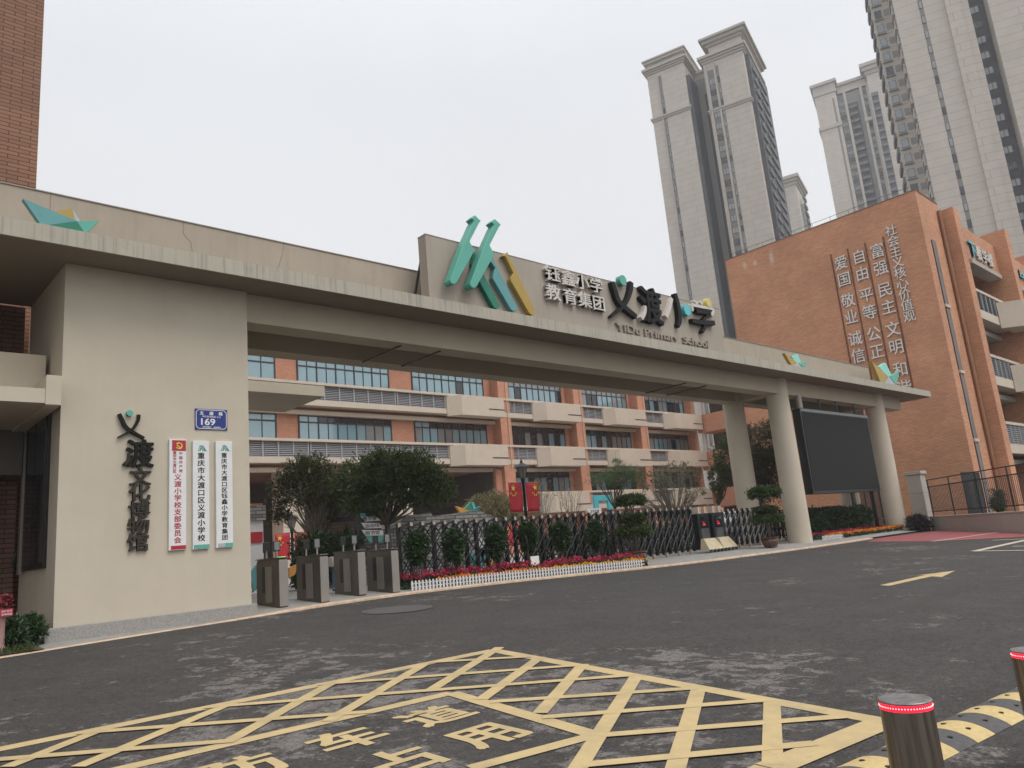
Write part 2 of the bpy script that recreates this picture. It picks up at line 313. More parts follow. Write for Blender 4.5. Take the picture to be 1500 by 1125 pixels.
# ------------------------------------------------------------------ lettering
_tc = bpy.data.curves.new('lettering', 'FONT'); _to = bpy.data.objects.new('lettering', _tc); COL.objects.link(_to)
GL = {}
def glyph(s, wt=0.0):
    if (s, wt) in GL: return GL[(s, wt)]
    _tc.body = s; _tc.offset = wt; _tc.extrude = .5; _tc.resolution_u = 4; _tc.fill_mode = 'BOTH'
    dg = bpy.context.evaluated_depsgraph_get(); dg.update()
    me = bpy.data.meshes.new_from_object(_to.evaluated_get(dg))
    v = np.zeros(len(me.vertices)*3); me.vertices.foreach_get('co', v); v = v.reshape(-1, 3)
    f = [tuple(p.vertices) for p in me.polygons]; bpy.data.meshes.remove(me)
    GL[(s, wt)] = (v, f); return v, f
def put(mb, s, fn, ca, cb, wid, hei, d0, d1, wt=.02, mi=None, fit=False):
    """lettering s centred on (ca,cb) of a plane fn(a,b,d); wid/hei is the em (or the whole box with fit)"""
    v, f = glyph(s, 0); v = v.copy(); b_ = wt
    if fit:
        lo, hi = v.min(0), v.max(0); b_ = wt/max(hi[0]-lo[0], 1)*.6; v[:, 0] = (v[:, 0]-(lo[0]+hi[0])/2)/(hi[0]-lo[0]); v[:, 1] = (v[:, 1]-(lo[1]+hi[1])/2)/(hi[1]-lo[1])
    else: v[:, 0] -= .5; v[:, 1] -= .38
    th = d1-d0
    for k, (dx, dy) in enumerate(((0, 0), (1, .7), (-1, -.7), (-1, .7), (1, -.7))):
        e = d1-th*.012*k
        mb.add([fn(ca+(p[0]+dx*b_)*wid, cb+(p[1]+dy*b_)*hei, d0+(p[2]+.5)*(e-d0)) for p in v], f, mi)
# plane helpers: a along the plane, b up, d towards the viewer
def planeY(Y): return lambda a, b, d: (a, Y-d, b)
def planeX(X): return lambda a, b, d: (X-d, -a, b)      # seen looking along +X: right is -Y
def stroke(mb, pts, wid, fn, d0, d1, mi=None):         # brush stroke of varying width
    P = [Vector(p) for p in pts]; Lr = []; Rr = []
    for i, p in enumerate(P):
        d = (P[min(i+1, len(P)-1)]-P[max(i-1, 0)]).normalized(); nrm = Vector((-d.y, d.x)); Lr.append(p+nrm*wid[i]/2); Rr.append(p-nrm*wid[i]/2)
    for i in range(len(P)-1):
        mb.prism([Rr[i], Rr[i+1], Lr[i+1], Lr[i]], fn, d0, d1, mi)
def spline(pts, n=6):
    out = []
    P = [Vector(p) for p in pts]; P = [P[0]*2-P[1]]+P+[P[-1]*2-P[-2]]
    for i in range(1, len(P)-2):
        for k in range(n):
            t = k/n; a, b, c, d = P[i-1], P[i], P[i+1], P[i+2]
            out.append(.5*((2*b)+(c-a)*t+(2*a-5*b+4*c-d)*t*t+(3*b-a-3*c+d)*t**3))
    out.append(P[-2]); return out
def brush(mb, pts, w0, w1, fn, d0, d1, mi=None, n=6, bulge=0):
    q = spline(pts, n); k = len(q)-1
    stroke(mb, q, [w0+(w1-w0)*i/k+bulge*math.sin(math.pi*i/k) for i in range(k+1)], fn, d0, d1, mi)
def disc(mb, c, r, fn, d0, d1, mi=None, n=24): mb.prism([(c[0]+r*math.cos(2*math.pi*k/n), c[1]+r*math.sin(2*math.pi*k/n)) for k in range(n)], fn, d0, d1, mi)
def star(mb, c, r, fn, d0, d1, mi=None, rot=90):
    pts = [(c[0]+(r if k % 2 == 0 else r*.40)*math.cos(math.radians(rot+36*k)), c[1]+(r if k % 2 == 0 else r*.40)*math.sin(math.radians(rot+36*k))) for k in range(10)]
    for k in range(0, 10, 2): mb.prism([c, pts[k-1], pts[k], pts[(k+1) % 10]], fn, d0, d1, mi)
# ------------------------------------------------------------------ foliage
def leaves(mb, P, Nrm, ln, wd, mi=None, jitter=.5, up=.3):
    k = len(P); d = rng.normal(size=(k, 3)); d += Nrm*.9; d[:, 2] += up; d /= np.linalg.norm(d, axis=1)[:, None]
    s = np.cross(d, rng.normal(size=(k, 3))); s /= np.linalg.norm(s, axis=1)[:, None]
    sc = 1+jitter*(rng.random(k)-.5); l_ = (ln*sc)[:, None]; w_ = (wd*sc)[:, None]
    nn = np.cross(d, s)
    A = P; B = P+d*l_*.5+s*w_*.5; C = P+d*l_-nn*l_*.15; D = P+d*l_*.5-s*w_*.5
    V = np.stack([A, B, C, D], 1).reshape(-1, 3); b = len(mb.v)
    mb.v += [tuple(p) for p in V.tolist()]; mb.f += [(b+4*i, b+4*i+1, b+4*i+2, b+4*i+3) for i in range(k)]; mb.m += [mb.mi if mi is None else mi]*k
def blob_pts(c, r, ncl, per, spread, shell=.55, low=-.6):
    """clumps of leaf positions scattered through an ellipsoid, denser towards its outside"""
    c = np.array(c); r = np.array(r); d = rng.normal(size=(ncl*2, 3)); d /= np.linalg.norm(d, axis=1)[:, None]; d = d[d[:, 2] > low][:ncl]
    rad = shell+(1-shell)*rng.random(len(d))**.6; cen = d*rad[:, None]
    P = np.repeat(cen, per, 0)+rng.normal(size=(len(d)*per, 3))*spread
    return c+P*r, np.repeat(d, per, 0)
def tree(name, base, h_fork, blobs, n_limb, leafm, barkm, label, cat='tree', ncl=160, per=34, ln=.16, wd=.05, tr=.08, group=None, spread=.11, shell=.5, low=-.6, trunks=1, limb_r=.02, up=.3):
    base = np.array(base, float); t = thing(name, base, label, cat, group)
    mb = MB(); fork = base+np.array([0, 0, h_fork])
    for k in range(trunks):
        off = np.array([math.cos(k*2.4), math.sin(k*2.4), 0])*(.0 if trunks == 1 else .10)
        mb.tube([base+off*.6, base+off+(fork-base)*.5+rng.normal(size=3)*[.03, .03, 0], fork+off*1.5], [tr*1.35, tr*1.05, tr*.85], 10)
    mb.build('trunk', barkm, t, smooth=True)
    lm = MB()
    for k in range(n_limb):
        c, r = blobs[k % len(blobs)]; d = rng.normal(size=3); d[2] = abs(d[2])*.9+.1; d /= np.linalg.norm(d)
        tip = np.array(c)+d*np.array(r)*rng.uniform(.7, .95); mid = fork+(tip-fork)*rng.uniform(.35, .6)+np.array([0, 0, -.08])*np.linalg.norm(tip-fork)*rng.uniform(-.6, 1)+rng.normal(size=3)*.06
        q = spline([tuple(fork+rng.normal(size=3)*.03), tuple(mid), tuple(tip)], 4) if False else [fork+(mid-fork)*0, fork+(mid-fork)*.5+rng.normal(size=3)*.03, mid, mid+(tip-mid)*.5+rng.normal(size=3)*.05, tip]
        lm.tube(q, [tr*.5, tr*.38, limb_r, limb_r*.6, limb_r*.25], 5)
        for _ in range(3):
            s0 = mid+(tip-mid)*rng.uniform(.0, .7); lm.tube([s0, s0+(tip-mid)*.25+rng.normal(size=3)*.12, s0+(tip-mid)*.45+rng.normal(size=3)*.22], [limb_r*.5, limb_r*.35, limb_r*.15], 4)
    lm.build('limbs', barkm, t, smooth=True)
    cm = MB()
    for c, r in blobs:
        P, d = blob_pts(c, r, int(ncl*r[0]*r[2]/(blobs[0][1][0]*blobs[0][1][2])), per, spread, shell, low); leaves(cm, P, d, ln, wd, up=up)
    cm.build('crown', leafm, t)
    return t
# ================================================================== THE SETTING
def grid(name, xs, ys, fz, m, parent=None, z=0):
    mb = MB(); vs = [(x, y, fz(x, y)+z) for y in ys for x in xs]; k = len(xs)
    mb.add(vs, [(j*k+i, j*k+i+1, (j+1)*k+i+1, (j+1)*k+i) for j in range(len(ys)-1) for i in range(k-1)]); return mb.build(name, m, parent, smooth=True)
xs = [-700, -300, -120, -60, -30, -15]+list(np.arange(-8, 48.1, 1.0))+[55, 65, 80, 110, 160, 250, 400, 700]
ys = [-700, -300, -120, -60, -30, -15]+list(np.arange(-8, 20.1, 1.0))+[25, 35, 50, 80, 140, 250, 400, 700]
road = grid('road', xs, ys, G, ASPH); tag(road, kind='structure')
def ribbon(mb, pts, z=.004, wid=.14, mi=None, seg=.35):         # painted stripe draped on the road, from plan points
    for (ax, ay), (bx, by) in zip(pts[:-1], pts[1:]):
        d = math.hypot(bx-ax, by-ay); k = max(1, int(d/seg)); nx, ny = -(by-ay)/d*wid/2, (bx-ax)/d*wid/2
        vs = []
        for i in range(k+1):
            x, y = ax+(bx-ax)*i/k, ay+(by-ay)*i/k
            for s in (1, -1): vs.append((x+nx*s, y+ny*s, G(x+nx*s, y+ny*s)+z))
        mb.add(vs, [(2*i+1, 2*i+3, 2*i+2, 2*i) for i in range(k)], mi)
def flatpoly(mb, pts, z, mi=None): mb.add([(x, y, G(x, y)+z) for x, y in pts], [tuple(range(len(pts)))], mi)
def gp(x, y): q = gpt(x, y); return (float(q[0]), float(q[1]))
# --- yellow keep-clear box, its lettering, lane arrow
mb = MB()
O1, OL, OR = gp(722, 953), gp(0, 1098), gp(1297, 1058)
ext = lambda a, b, k: (a[0]+(b[0]-a[0])*k, a[1]+(b[1]-a[1])*k)
ribbon(mb, [ext(O1, OL, 1.9), O1], .004, .17); ribbon(mb, [O1, OR], .0048, .17)
I1, IL, IR = gp(661, 1016), gp(177, 1127), gp(872, 1078)
ribbon(mb, [ext(I1, IL, 1.5), I1], .0056, .15); ribbon(mb, [I1, IR], .0064, .15); ribbon(mb, [IR, gp(690, 1127)], .0072, .13)
ribbon(mb, [OR, gp(1130, 1127)], .008, .22); ribbon(mb, [gp(1130, 1127), gp(1020, 1180)], .0044, .22)
for i, (a, b) in enumerate([((732, 949), (633, 1011)), ((622, 974), (480, 1058)), ((489, 1000), (330, 1090)), ((344.6, 1029), (114, 1125)), ((144, 1072), (10, 1125)), ((788.7, 966), (705, 1026)), ((854.5, 974), (791, 1046)), ((933, 991), (845, 1130)), ((1024, 1008), (989, 1130)), ((1131, 1026), (1132, 1122))]):
    ribbon(mb, [gp(*a), gp(*b)], .0088+.0006*(i % 2), .125)
for i, (a, b) in enumerate([((466, 1003.8), (849, 975.5)), ((300, 1037.5), (927, 990.5)), ((718, 1029.6), (1020, 1009.5)), ((794, 1052.5), (1128, 1027)), ((877, 1079), (1240, 1051)), ((852, 1123), (1194, 1091)), ((629, 971.3), (778, 962.8)), ((-60, 1119), (345, 1086.5)), ((115, 1075), (545, 1044))]):
    ribbon(mb, [gp(*a), gp(*b)], .0104+.0006*(i % 2), .11)
mb.build('box_marking', YELLOW, road)
mb = MB()
fl = lambda a, b, d: (a, b, G(a, b)+.0045)
def put_flat(mb, ch, ca, cb, s, h):
    v, f = glyph(ch, 0); top = [i for i in range(len(v)) if v[i][2] > .4]; rm = {o: k for k, o in enumerate(top)}
    ff = [tuple(rm[i] for i in q) for q in f if all(i in rm for i in q)]
    for k, (dx, dy) in enumerate(((0, 0), (.03, .022), (-.03, -.022), (-.03, .022), (.03, -.022))):
        mb.add([(x, y, z+.0003*k) for x, y, z in (fl(ca+(v[i][0]-.5+dx)*s, cb+(v[i][1]-.38+dy)*h, 0) for i in top)], ff)
for ch, a, b in (('防', 2.28, 5.36), ('车', 3.08, 5.36), ('道', 3.88, 5.36), ('占', 3.02, 4.58), ('用', 3.76, 4.58), ('消', 1.48, 5.36), ('止', 2.28, 4.58), ('禁', 1.5, 4.58)): put_flat(mb, ch, a, b, .56, .58)
mb.build('lane_lettering', YELLOW, road)
mb = MB()
flatpoly(mb, [gp(*p) for p in ((1289, 857.5), (1303, 858.3), (1367, 844), (1354, 843))], .004); flatpoly(mb, [gp(*p) for p in ((1341, 843.5), (1399, 836.2), (1380, 845.5), (1364, 844.6), (1354, 842.6))], .0046)
mb.build('arrow_marking', YELLOW, road)
mb = MB()
for a, b, wd in (((1428, 808), (1520, 788), .22), ((1428, 808), (1520, 806.5), .2), ((1484, 801), (1520, 800), .2), ((1366, 793.6), (1462, 780.3), .16), ((1454, 792), (1520, 789), .16)): ribbon(mb, [gp(*a), gp(*b)], .013, wd)
mb.build('line_marking', WHITEROAD, road)
mb = MB(); A_, B_ = gp(1270, 793.8), gp(1460, 793.8)
flatpoly(mb, [A_, (29.6, 10.2), (30.6, 8.2), (33, 6.0), (35.3, 7.2), (39.3, 13.3), (36.5, 13.6), (33.2, 13.8)], .007)
tag(mb.build('red_paving', REDPAVE), kind='structure')
# --- pavement with its kerb, and the school yard behind it
mb = MB(); xx = [-60, -30, -12]+list(np.arange(-8, 33.01, .5)); xx = [x for x in xx if x <= 33]
def row(f): return [f(x) for x in xx]
R0 = [(x, kerbY(x)-.001, G(x, kerbY(x))-.03) for x in xx]; R1 = [(x, kerbY(x), G2(x, kerbY(x))-.015) for x in xx]; R2 = [(x, kerbY(x)+.02, G2(x, kerbY(x))) for x in xx]; R3 = [(x, kerbY(x)+.16, G2(x, kerbY(x)+.16)+.001) for x in xx]
n_ = len(xx); vs = R0+R1+R2+R3
mb.add(vs, [(r*n_+i, r*n_+i+1, (r+1)*n_+i+1, (r+1)*n_+i) for r in range(3) for i in range(n_-1)])
tag(mb.build('kerb', KERBM), kind='structure')
mb = MB(); rows = [[(x, kerbY(x)+.16+(26-kerbY(x)-.16)*k/8, G2(x, kerbY(x)+.16+(26-kerbY(x)-.16)*k/8)) for x in xx+[36, 40, 45]] for k in range(9)]; n_ = len(rows[0])
vs = [p for r in rows for p in r]; mb.add(vs, [(r*n_+i, r*n_+i+1, (r+1)*n_+i+1, (r+1)*n_+i) for r in range(8) for i in range(n_-1)])
tag(mb.build('pavement', PAVE, smooth=True), kind='structure')
mb = MB()
for k in range(14): pass
mb.add([(-60, 26, G2(-60, 26)), (12, 26, G2(8, 26)), (12, 80, G2(8, 26)), (-60, 80, G2(-60, 26))], [(0, 1, 2, 3)]); mb.add([(12, 26, G2(8, 26)), (45, 26, G2(45, 26)), (90, 26, G2(45, 26)), (90, 80, G2(45, 26)), (12, 80, G2(8, 26))], [(0, 1, 2, 3, 4)])
tag(mb.build('school_yard', PAVE), kind='structure')
# grass verge left of the gate
mb = MB(); gx0, gx1 = -10, 2.9
mb.add([(gx0, 13.6, G2(0, 13.6)+.02), (gx1, 14.05, G2(gx1, 14)+.02), (gx1, 17.9, G2(gx1, 16)+.10), (gx0, 17.9, G2(gx1, 16)+.10)], [(0, 1, 2, 3)])
tag(mb.build('verge_soil', SOIL), kind='structure')
mb = MB(); k = 5200; px = gx1-.15-rng.random(k)**1.3*5; py = 13.95+rng.random(k)*1.8; keep = py > 13.75+.05*(px-gx0)*.0+.12; px, py = px[keep], py[keep]
P = np.stack([px, py, G2(2, 14)+.02+(py-13.9)*.025], 1); leaves(mb, P, np.tile([0, 0, 1.2], (len(P), 1)), .10, .022, up=.8)
tag(mb.build('verge_grass', GRASS), kind='stuff')
shrub_spots = [(2.42, 14.55, .30), (2.74, 14.85, .30), (2.1, 14.75, .34)]
# ================================================================== THE GATE
gate = thing('school_gate', (4.9, 15.5, G2(5, 15)), 'long cream school gate with flat canopy, broad pillar, round columns and raised signboard', 'gate')
box_obj('pillar', CREAM, gate, 3.2, 6.62, 15, 17.9, .1, 7.25)
MB().box(3.06, 6.70, 14.9, 14.997, .1, .80).box(3.06, 3.197, 15.0, 15.45, .1, .80).build('plinth', GREYSTONE, gate, bevel=.012)
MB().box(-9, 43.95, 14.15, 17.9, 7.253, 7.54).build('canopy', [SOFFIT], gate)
mbx = MB().box(-9, 43.97, 14.11, 14.147, 7.235, 7.548); mbx.box(43.953, 43.99, 14.151, 17.9, 7.235, 7.548); mbx.build('fascia', FASCIA, gate)
MB().box(6.622, 29.3, 15.1, 15.7, 6.62, 7.25).box(29.97, 39.1, 15.1, 15.7, 6.62, 7.25).box(39.7, 42.2, 15.1, 15.7, 6.62, 7.25).build('front_beam', BEAM, gate)
MB().box(6.622, 42.2, 17.05, 17.65, 6.625, 7.25).box(29.35, 29.9, 15.702, 17.048, 6.65, 7.25).box(39.1, 39.65, 15.702, 17.048, 6.65, 7.25).build('rear_beam', BEAM, gate)
for cx, cy in ((29.63, 15.36), (39.42, 15.36), (29.5, 17.38), (39.4, 17.38)):
    MB().lathe((cx, cy, 0), [(.475, .1), (.465, 2.5), (.44, 7.249)], 40).build('column', CREAM, gate, smooth=True, auto=True)
MB().box(-9, 10.9, 15.1, 15.3, 7.541, 8.60).box(10.9, 38.9, 15.1, 15.3, 7.541, 8.60).build('parapet', PARAPET, gate)
MB().box(-9, 38.92, 15.08, 15.32, 8.602, 8.622).build('coping', mat('coping_grey', (.30, .275, .24), .7), gate)
# hairline cracks in the parapet render: thin filled joints proud of the surface
for pts in ([(2.93, 8.6), (2.93, 8.05), (2.92, 7.6)], [(5.33, 8.6), (5.34, 8.45), (5.33, 8.34), (5.42, 8.24), (5.48, 8.2), (5.52, 7.98), (5.58, 7.65)], [(7.55, 8.6), (7.52, 8.35), (7.44, 8.1), (7.33, 7.75)]):
    mb = MB(); stroke(mb, pts, [.014]*len(pts), planeY(15.1), .0, .0025); mb.build('crack', mat('crack_filler', (.24, .20, .16), .9), gate)
bd = MB().box(10.97, 24.28, 14.3, 14.62, 7.542, 9.28).build('signboard', BOARD, gate)
MB().box(10.96, 24.29, 14.29, 14.63, 9.282, 9.30).build('signboard_coping', MATS['coping_grey'], gate)
for x in (11.0, 15.2, 19.5, 23.9): MB().tube([(x+.03, 14.625, 8.72), (x, 15.07, 7.56)], .035, 8).build('brace', DARKMETAL, gate)
for x in (10.73, 11.98, 23.0, 24.3): MB().box(x-.02, x+.02, 15.30, 17.10, 6.585, 6.617).build('soffit_rail', BLACK, gate)
# side window of the pillar
wn = MB(); wn.box(3.14, 3.198, 15.64, 17.40, 1.80, 4.66); wn.build('side_window', BLACK, gate)
MB().box(3.125, 3.139, 15.72, 16.5, 1.9, 4.6).box(3.125, 3.139, 16.56, 17.33, 2.75, 4.6).box(3.125, 3.139, 16.56, 17.33, 1.9, 2.68).build('pane', GLASSD, gate.children[-1])
box_obj('window_trim', STEELL, gate, 3.10, 3.198, 17.42, 17.6, 1.75, 4.6)
# little canopy at the inner end of the pillar
ca = MB().box(6.625, 11.18, 20.0, 22.6, 6.28, 6.59); ca.build('porch_roof', CREAM, thing('gatehouse', (6, 20.4, G2(6, 20)), 'gatehouse half hidden behind broad pillar, with thin flat porch roof', 'gatehouse'))
gh = bpy.data.objects['gatehouse']
box_obj('wall', CREAM, gh, 3.35, 6.6, 18.9, 22.6, .4, 6.6)
# ------------------------------------------------------------------ LED screen under the canopy
led = thing('video_screen', (34.03, 15.17, 2.44), 'large blank black video screen hung between two round columns', 'screen')
MB().box(30.69, 37.42, 15.0, 15.36, 2.44, 6.05).build('cabinet', BLACK, led, bevel=.01)
MB().box(30.80, 37.31, 14.985, 14.998, 2.56, 5.90).build('display', mat('screen_face', (.017, .0175, .0165), .65, .05, 3, spec=.2), led)
MB().box(30.69, 37.42, 14.97, 14.998, 5.93, 6.05).build('top_rim', mat('rim_grey', (.16, .18, .19), .4), led)
for x in (31.3, 33.0, 34.7, 36.6): MB().tube([(x, 15.2, 6.04), (x, 15.2, 6.63)], .045, 8).build('hanger', DARKMETAL, led)
MB().tube([(30.75, 15.0, 6.05), (30.75, 15.0, 6.62)], .12, 14).build('lamp_can', STEELL, led, smooth=True, auto=True)
MB().box(36.75, 36.88, 15.1, 15.25, .4, 2.44).build('leg', BLACK, led)
# ------------------------------------------------------------------ school emblem on the signboard
PX = lambda pts, Y, s=7.5, ox=600, oy=330: [(float(q[0]), float(q[2])) for q in (onY(ox+x/s, oy+y/s, Y) for x, y in pts)]
emb = thing('school_emblem', (14, 14.25, 7.9), 'raised emblem of two green, one dark green, one blue and one mustard long-necked bars', 'emblem')
A = [(659.3, 410), (660.7, 414.3), (664, 416.6), (667.6, 415.6), (670, 412.6), (695.3, 367.3), (688.2, 353.5), (700.0, 330.5), (701.6, 327.2), (704.7, 323.4), (695.7, 314.8), (690.8, 319.6), (694.6, 323.6), (692.6, 327), (679.6, 356)]
SA = [(onY(x, y, 13.86)) for x, y in A]; SB = [(onY(x+29.3, y+5.6, 13.86)) for x, y in A]
for S in (SA, SB): MB().prism([(float(q[0]), float(q[2])) for q in S], planeY(13.86), -.26, 0).build('bar', TEAL, emb, bevel=.015)
MB().prism(PX([(713, 290), (760, 372), (820, 545), (992, 880), (985, 905), (955, 918), (925, 900), (780, 640), (690, 430)], 14.15), planeY(14.15), -.148, 0).build('dark_green_bar', TEALD, emb, bevel=.012)
MB().prism(PX([(905, 340), (1180, 895), (1175, 935), (1140, 945), (1110, 920), (912, 580), (920, 530), (940, 465), (880, 385)], 14.15), planeY(14.15), -.148, 0).build('blue_bar', TEALB, emb, bevel=.012)
MB().prism(PX([(1078, 292), (1090, 335), (1380, 935), (1375, 975), (1345, 990), (1315, 965), (1115, 615), (1110, 585), (1140, 525), (1057, 345), (1022, 335)], 14.15), planeY(14.15), -.148, 0).build('mustard_bar', GOLD, emb, bevel=.012)
# ------------------------------------------------------------------ lettering of the signboard
sg = thing('signboard_lettering', (20, 14.25, 8.0), 'raised school name lettering on top signboard, pale and black characters over English line', 'lettering')
FB = planeY(14.298); zc = lambda x, y: (float(onY(x, y, 14.28)[0]), float(onY(x, y, 14.28)[2]))
Z5 = lambda x, y: zc(780+x/5, 360+y/5)
for s, pts in (('钰鑫小学', [(130, 212), (243, 245), (347, 272), (450, 298)]), ('教育集团', [(135, 348), (258, 380), (367, 403), (468, 428)])):
    for ch, p in zip(s, pts):
        c = Z5(*p); m_ = MB(); put(m_, ch, FB, c[0], c[1], .62, .50, .0, .13, .020); m_.build('character', LETTER, sg)
# brush-style 义
def big_yi(parent, fn, F, w, d, matk, dotm, dotr):
    m_ = MB(); brush(m_, [F(.05, .0), F(.14, .22), F(.36, .60), F(1.0, 1.0)], w*.85, w*.75, fn, 0, d, bulge=w*.25); brush(m_, [F(.80, .04), F(.76, .30), F(.52, .66), F(.0, .96)], w*.9, w*.35, fn, .003, d*.985, bulge=w*.12)
    m_.build('character', matk, parent); m_ = MB(); disc(m_, F(.44, -.02), dotr, fn, 0, d*1.1); m_.build('dot', dotm, parent)
yi = lambda a, b: Z5(555+185*a, 270+265*b-10*a+2)
big_yi(sg, FB, yi, .19, .16, INK, TEAL, .17)
c = Z5(850, 445); m_ = MB(); put(m_, '渡', FB, c[0], c[1], 1.18, 1.30, 0, .16, .026); m_.build('character', INK, sg)
m_ = MB(); brush(m_, [Z5(800, 450), Z5(795, 500), Z5(772, 543)], .10, .14, FB, .0, .185); m_.build('pale_stroke', LETTER, sg)
m_ = MB(); brush(m_, [Z5(1000, 392), Z5(985, 455), Z5(958, 528)], .13, .17, FB, 0, .15); m_.build('pale_stroke', LETTER, sg)
m_ = MB(); brush(m_, [Z5(1024, 356), Z5(1046, 440), Z5(1058, 545), Z5(1046, 597)], .15, .13, FB, 0, .16, bulge=.05); m_.build('character', INK, sg)
m_ = MB(); disc(m_, Z5(1108, 480), .20, FB, 0, .18); m_.build('dot', AQUA, sg)
m_ = MB()
for p, q in (((1158, 408), (1190, 435)), ((1200, 414), (1224, 438))): brush(m_, [Z5(*p), Z5((p[0]+q[0])/2+3, (p[1]+q[1])/2), Z5(*q)], .07, .12, FB, 0, .15)
brush(m_, [Z5(1152, 485), Z5(1150, 440), Z5(1160, 438)], .10, .10, FB, 0, .15); brush(m_, [Z5(1150, 440), Z5(1220, 455), Z5(1300, 472), Z5(1292, 520)], .11, .10, FB, .002, .152)
m_.build('pale_stroke', LETTER, sg)
m_ = MB(); disc(m_, Z5(1266, 425), .17, FB, 0, .17); m_.build('dot', mat('pale_yellow', (.62, .52, .16), .5), sg)
m_ = MB(); brush(m_, [Z5(1178, 485), Z5(1225, 495), Z5(1278, 505), Z5(1235, 545)], .13, .10, FB, 0, .16); brush(m_, [Z5(1146, 555), Z5(1220, 568), Z5(1312, 572)], .15, .17, FB, .002, .162); brush(m_, [Z5(1230, 535), Z5(1245, 590), Z5(1222, 640)], .13, .10, FB, .004, .164); m_.build('character', INK, sg)
a_, b_ = zc(903, 481), zc(1036, 505)
ENG = mat('bronze_letter', (.30, .255, .20), .5, .2, 8)
for wd_s, xa, xb in (('YiDu', 903, 938.5), ('Primary', 944, 993.5), ('School', 998.5, 1035.5)):
    v, f = glyph(wd_s, 0); lo, hi = v.min(0), v.max(0); a_, b_ = zc(xa, 490), zc(xb, 500); zb_ = 7.665; m_ = MB()
    for k, o_ in enumerate((-.012, .012)): m_.add([FB(a_[0]+(p[0]-lo[0])/(hi[0]-lo[0])*(b_[0]-a_[0])+o_, zb_+p[1]*.36+o_*.5, (p[2]+.5)*(.07-.001*k)) for p in v], f)
    m_.build('word', ENG, sg)
# ------------------------------------------------------------------ folded-boat ornaments on the canopy edge
def boat(label, panels, Y, dep):
    c = panels[0][1][0]; t = thing('boat_ornament', (float(onY(*c, Y)[0]), Y, 7.55), label, 'ornament')
    for nm, pts, m, d0 in panels:
        q = [onY(x, y, Y) for x, y in pts]; MB().prism([(float(p[0]), float(p[2])) for p in q], planeY(Y), -dep+d0*.5, d0).build(nm, m, t)
    return t
bz = lambda x, y: (20+x/10.714, 280+y/10.714)
boat('teal folded-boat ornament with mustard sail on canopy edge above broad pillar', [
    ('bow_panel', [bz(150, 118), bz(1000, 470), bz(560, 530), bz(420, 512)], TEALB, .0), ('keel_panel', [bz(545, 530), bz(985, 472), bz(1110, 652)], TEALD, .002),
    ('stern_panel', [bz(990, 472), bz(1345, 465), bz(1150, 652), bz(1112, 652)], TEAL, .004), ('sail', [bz(575, 312), bz(935, 252), bz(985, 466)], GOLD, -.06), ('sail_back', [bz(937, 250), bz(1075, 468), bz(984, 468)], GREYPANEL, -.062)], 14.16, .12)
b2 = lambda x, y: (960+x/6.25, 520+y/6.25)
boat('small mustard and green folded-boat ornament near middle of canopy', [
    ('bow_panel', [b2(1182, -18), b2(1300, 70), b2(1255, 106)], GOLD, 0), ('base_panel', [b2(1300, 66), b2(1345, 118), b2(1256, 107)], GREYPANEL, .002), ('stern_panel', [b2(1382, 52), b2(1370, 130), b2(1322, 84)], TEAL, .003), ('sail', [b2(1258, 10), b2(1312, -12), b2(1345, 62), b2(1300, 74)], MINT, -.05)], 14.16, .12)
b3 = lambda x, y: (1180+x/9.375, 470+y/9.375)
boat('larger mustard and green folded-boat ornament near right end of canopy', [
    ('bow_panel', [b3(915, 560), b3(1150, 775), b3(1060, 855), b3(1035, 852)], GOLD, 0), ('base_panel', [b3(1150, 770), b3(1240, 885), b3(1075, 852)], GREYPANEL, .002), ('stern_panel', [b3(1285, 695), b3(1248, 885), b3(1165, 775)], TEAL, .003), ('sail', [b3(1025, 625), b3(1115, 570), b3(1200, 738), b3(1150, 775)], MINT, -.06)], 14.16, .2)
# ------------------------------------------------------------------ lettering and plaques on the broad pillar
wl = thing('wall_lettering', (4.4, 14.98, 2), 'vertical dark metal museum name with green dot on broad cream pillar', 'lettering')
FP = planeY(14.998); pz = lambda x, y: (float(onY(x, y, 14.95)[0]), float(onY(x, y, 14.95)[2]))
big_yi(wl, FP, lambda a, b: pz(173+38*a, 606+36*b), .062, .07, INK, TEAL, .055)
for ch, x, y, s, m in (('渡', 205.5, 664, .50, INK), ('文', 206, 698, .385, BRONZE), ('化', 205, 721, .385, BRONZE), ('博', 204.5, 746, .385, BRONZE), ('物', 203.5, 770.5, .385, BRONZE), ('馆', 202.5, 794, .385, BRONZE)):
    c = pz(x, y); m_ = MB(); put(m_, ch, FP, c[0], c[1], s, s*.88 if s < .5 else s*1.1, .0, .06, .022); m_.build('character', m, wl)
m_ = MB(); brush(m_, [pz(189, 664), pz(187.5, 674), pz(181.5, 681)], .035, .055, FP, 0, .068); m_.build('pale_stroke', BRONZE, wl)
def plaque(label, x0, x1, z0, z1, colour, texts, band, logo):
    t = thing('hanging_plaque', ((x0+x1)/2, 14.96, z0), label, 'plaque'); F = planeY(14.998); cx = (x0+x1)/2; w_ = x1-x0
    MB().box(x0, x1, 14.945, 14.997, z0, z1).build('board', WHITEP, t, bevel=.006)
    m_ = MB()
    for s, xo, zt, zb, em in texts:
        for i, ch in enumerate(s): put(m_, ch, F, cx+xo*w_, zt+(zb-zt)*(i+.5)/len(s), em*1.08, em*.96, .0535, .056, .018)
    m_.build('lettering', colour, t)
    m_ = MB()
    for a, b, m__ in band: m_.box(x0+a*w_, x0+b*w_, 14.938, 14.9445, z0+.015, z0+.085, m__)
    m_.build('bottom_band', [CRIMSON, TEAL, GREYPANEL], t)
    return t, F, cx, w_
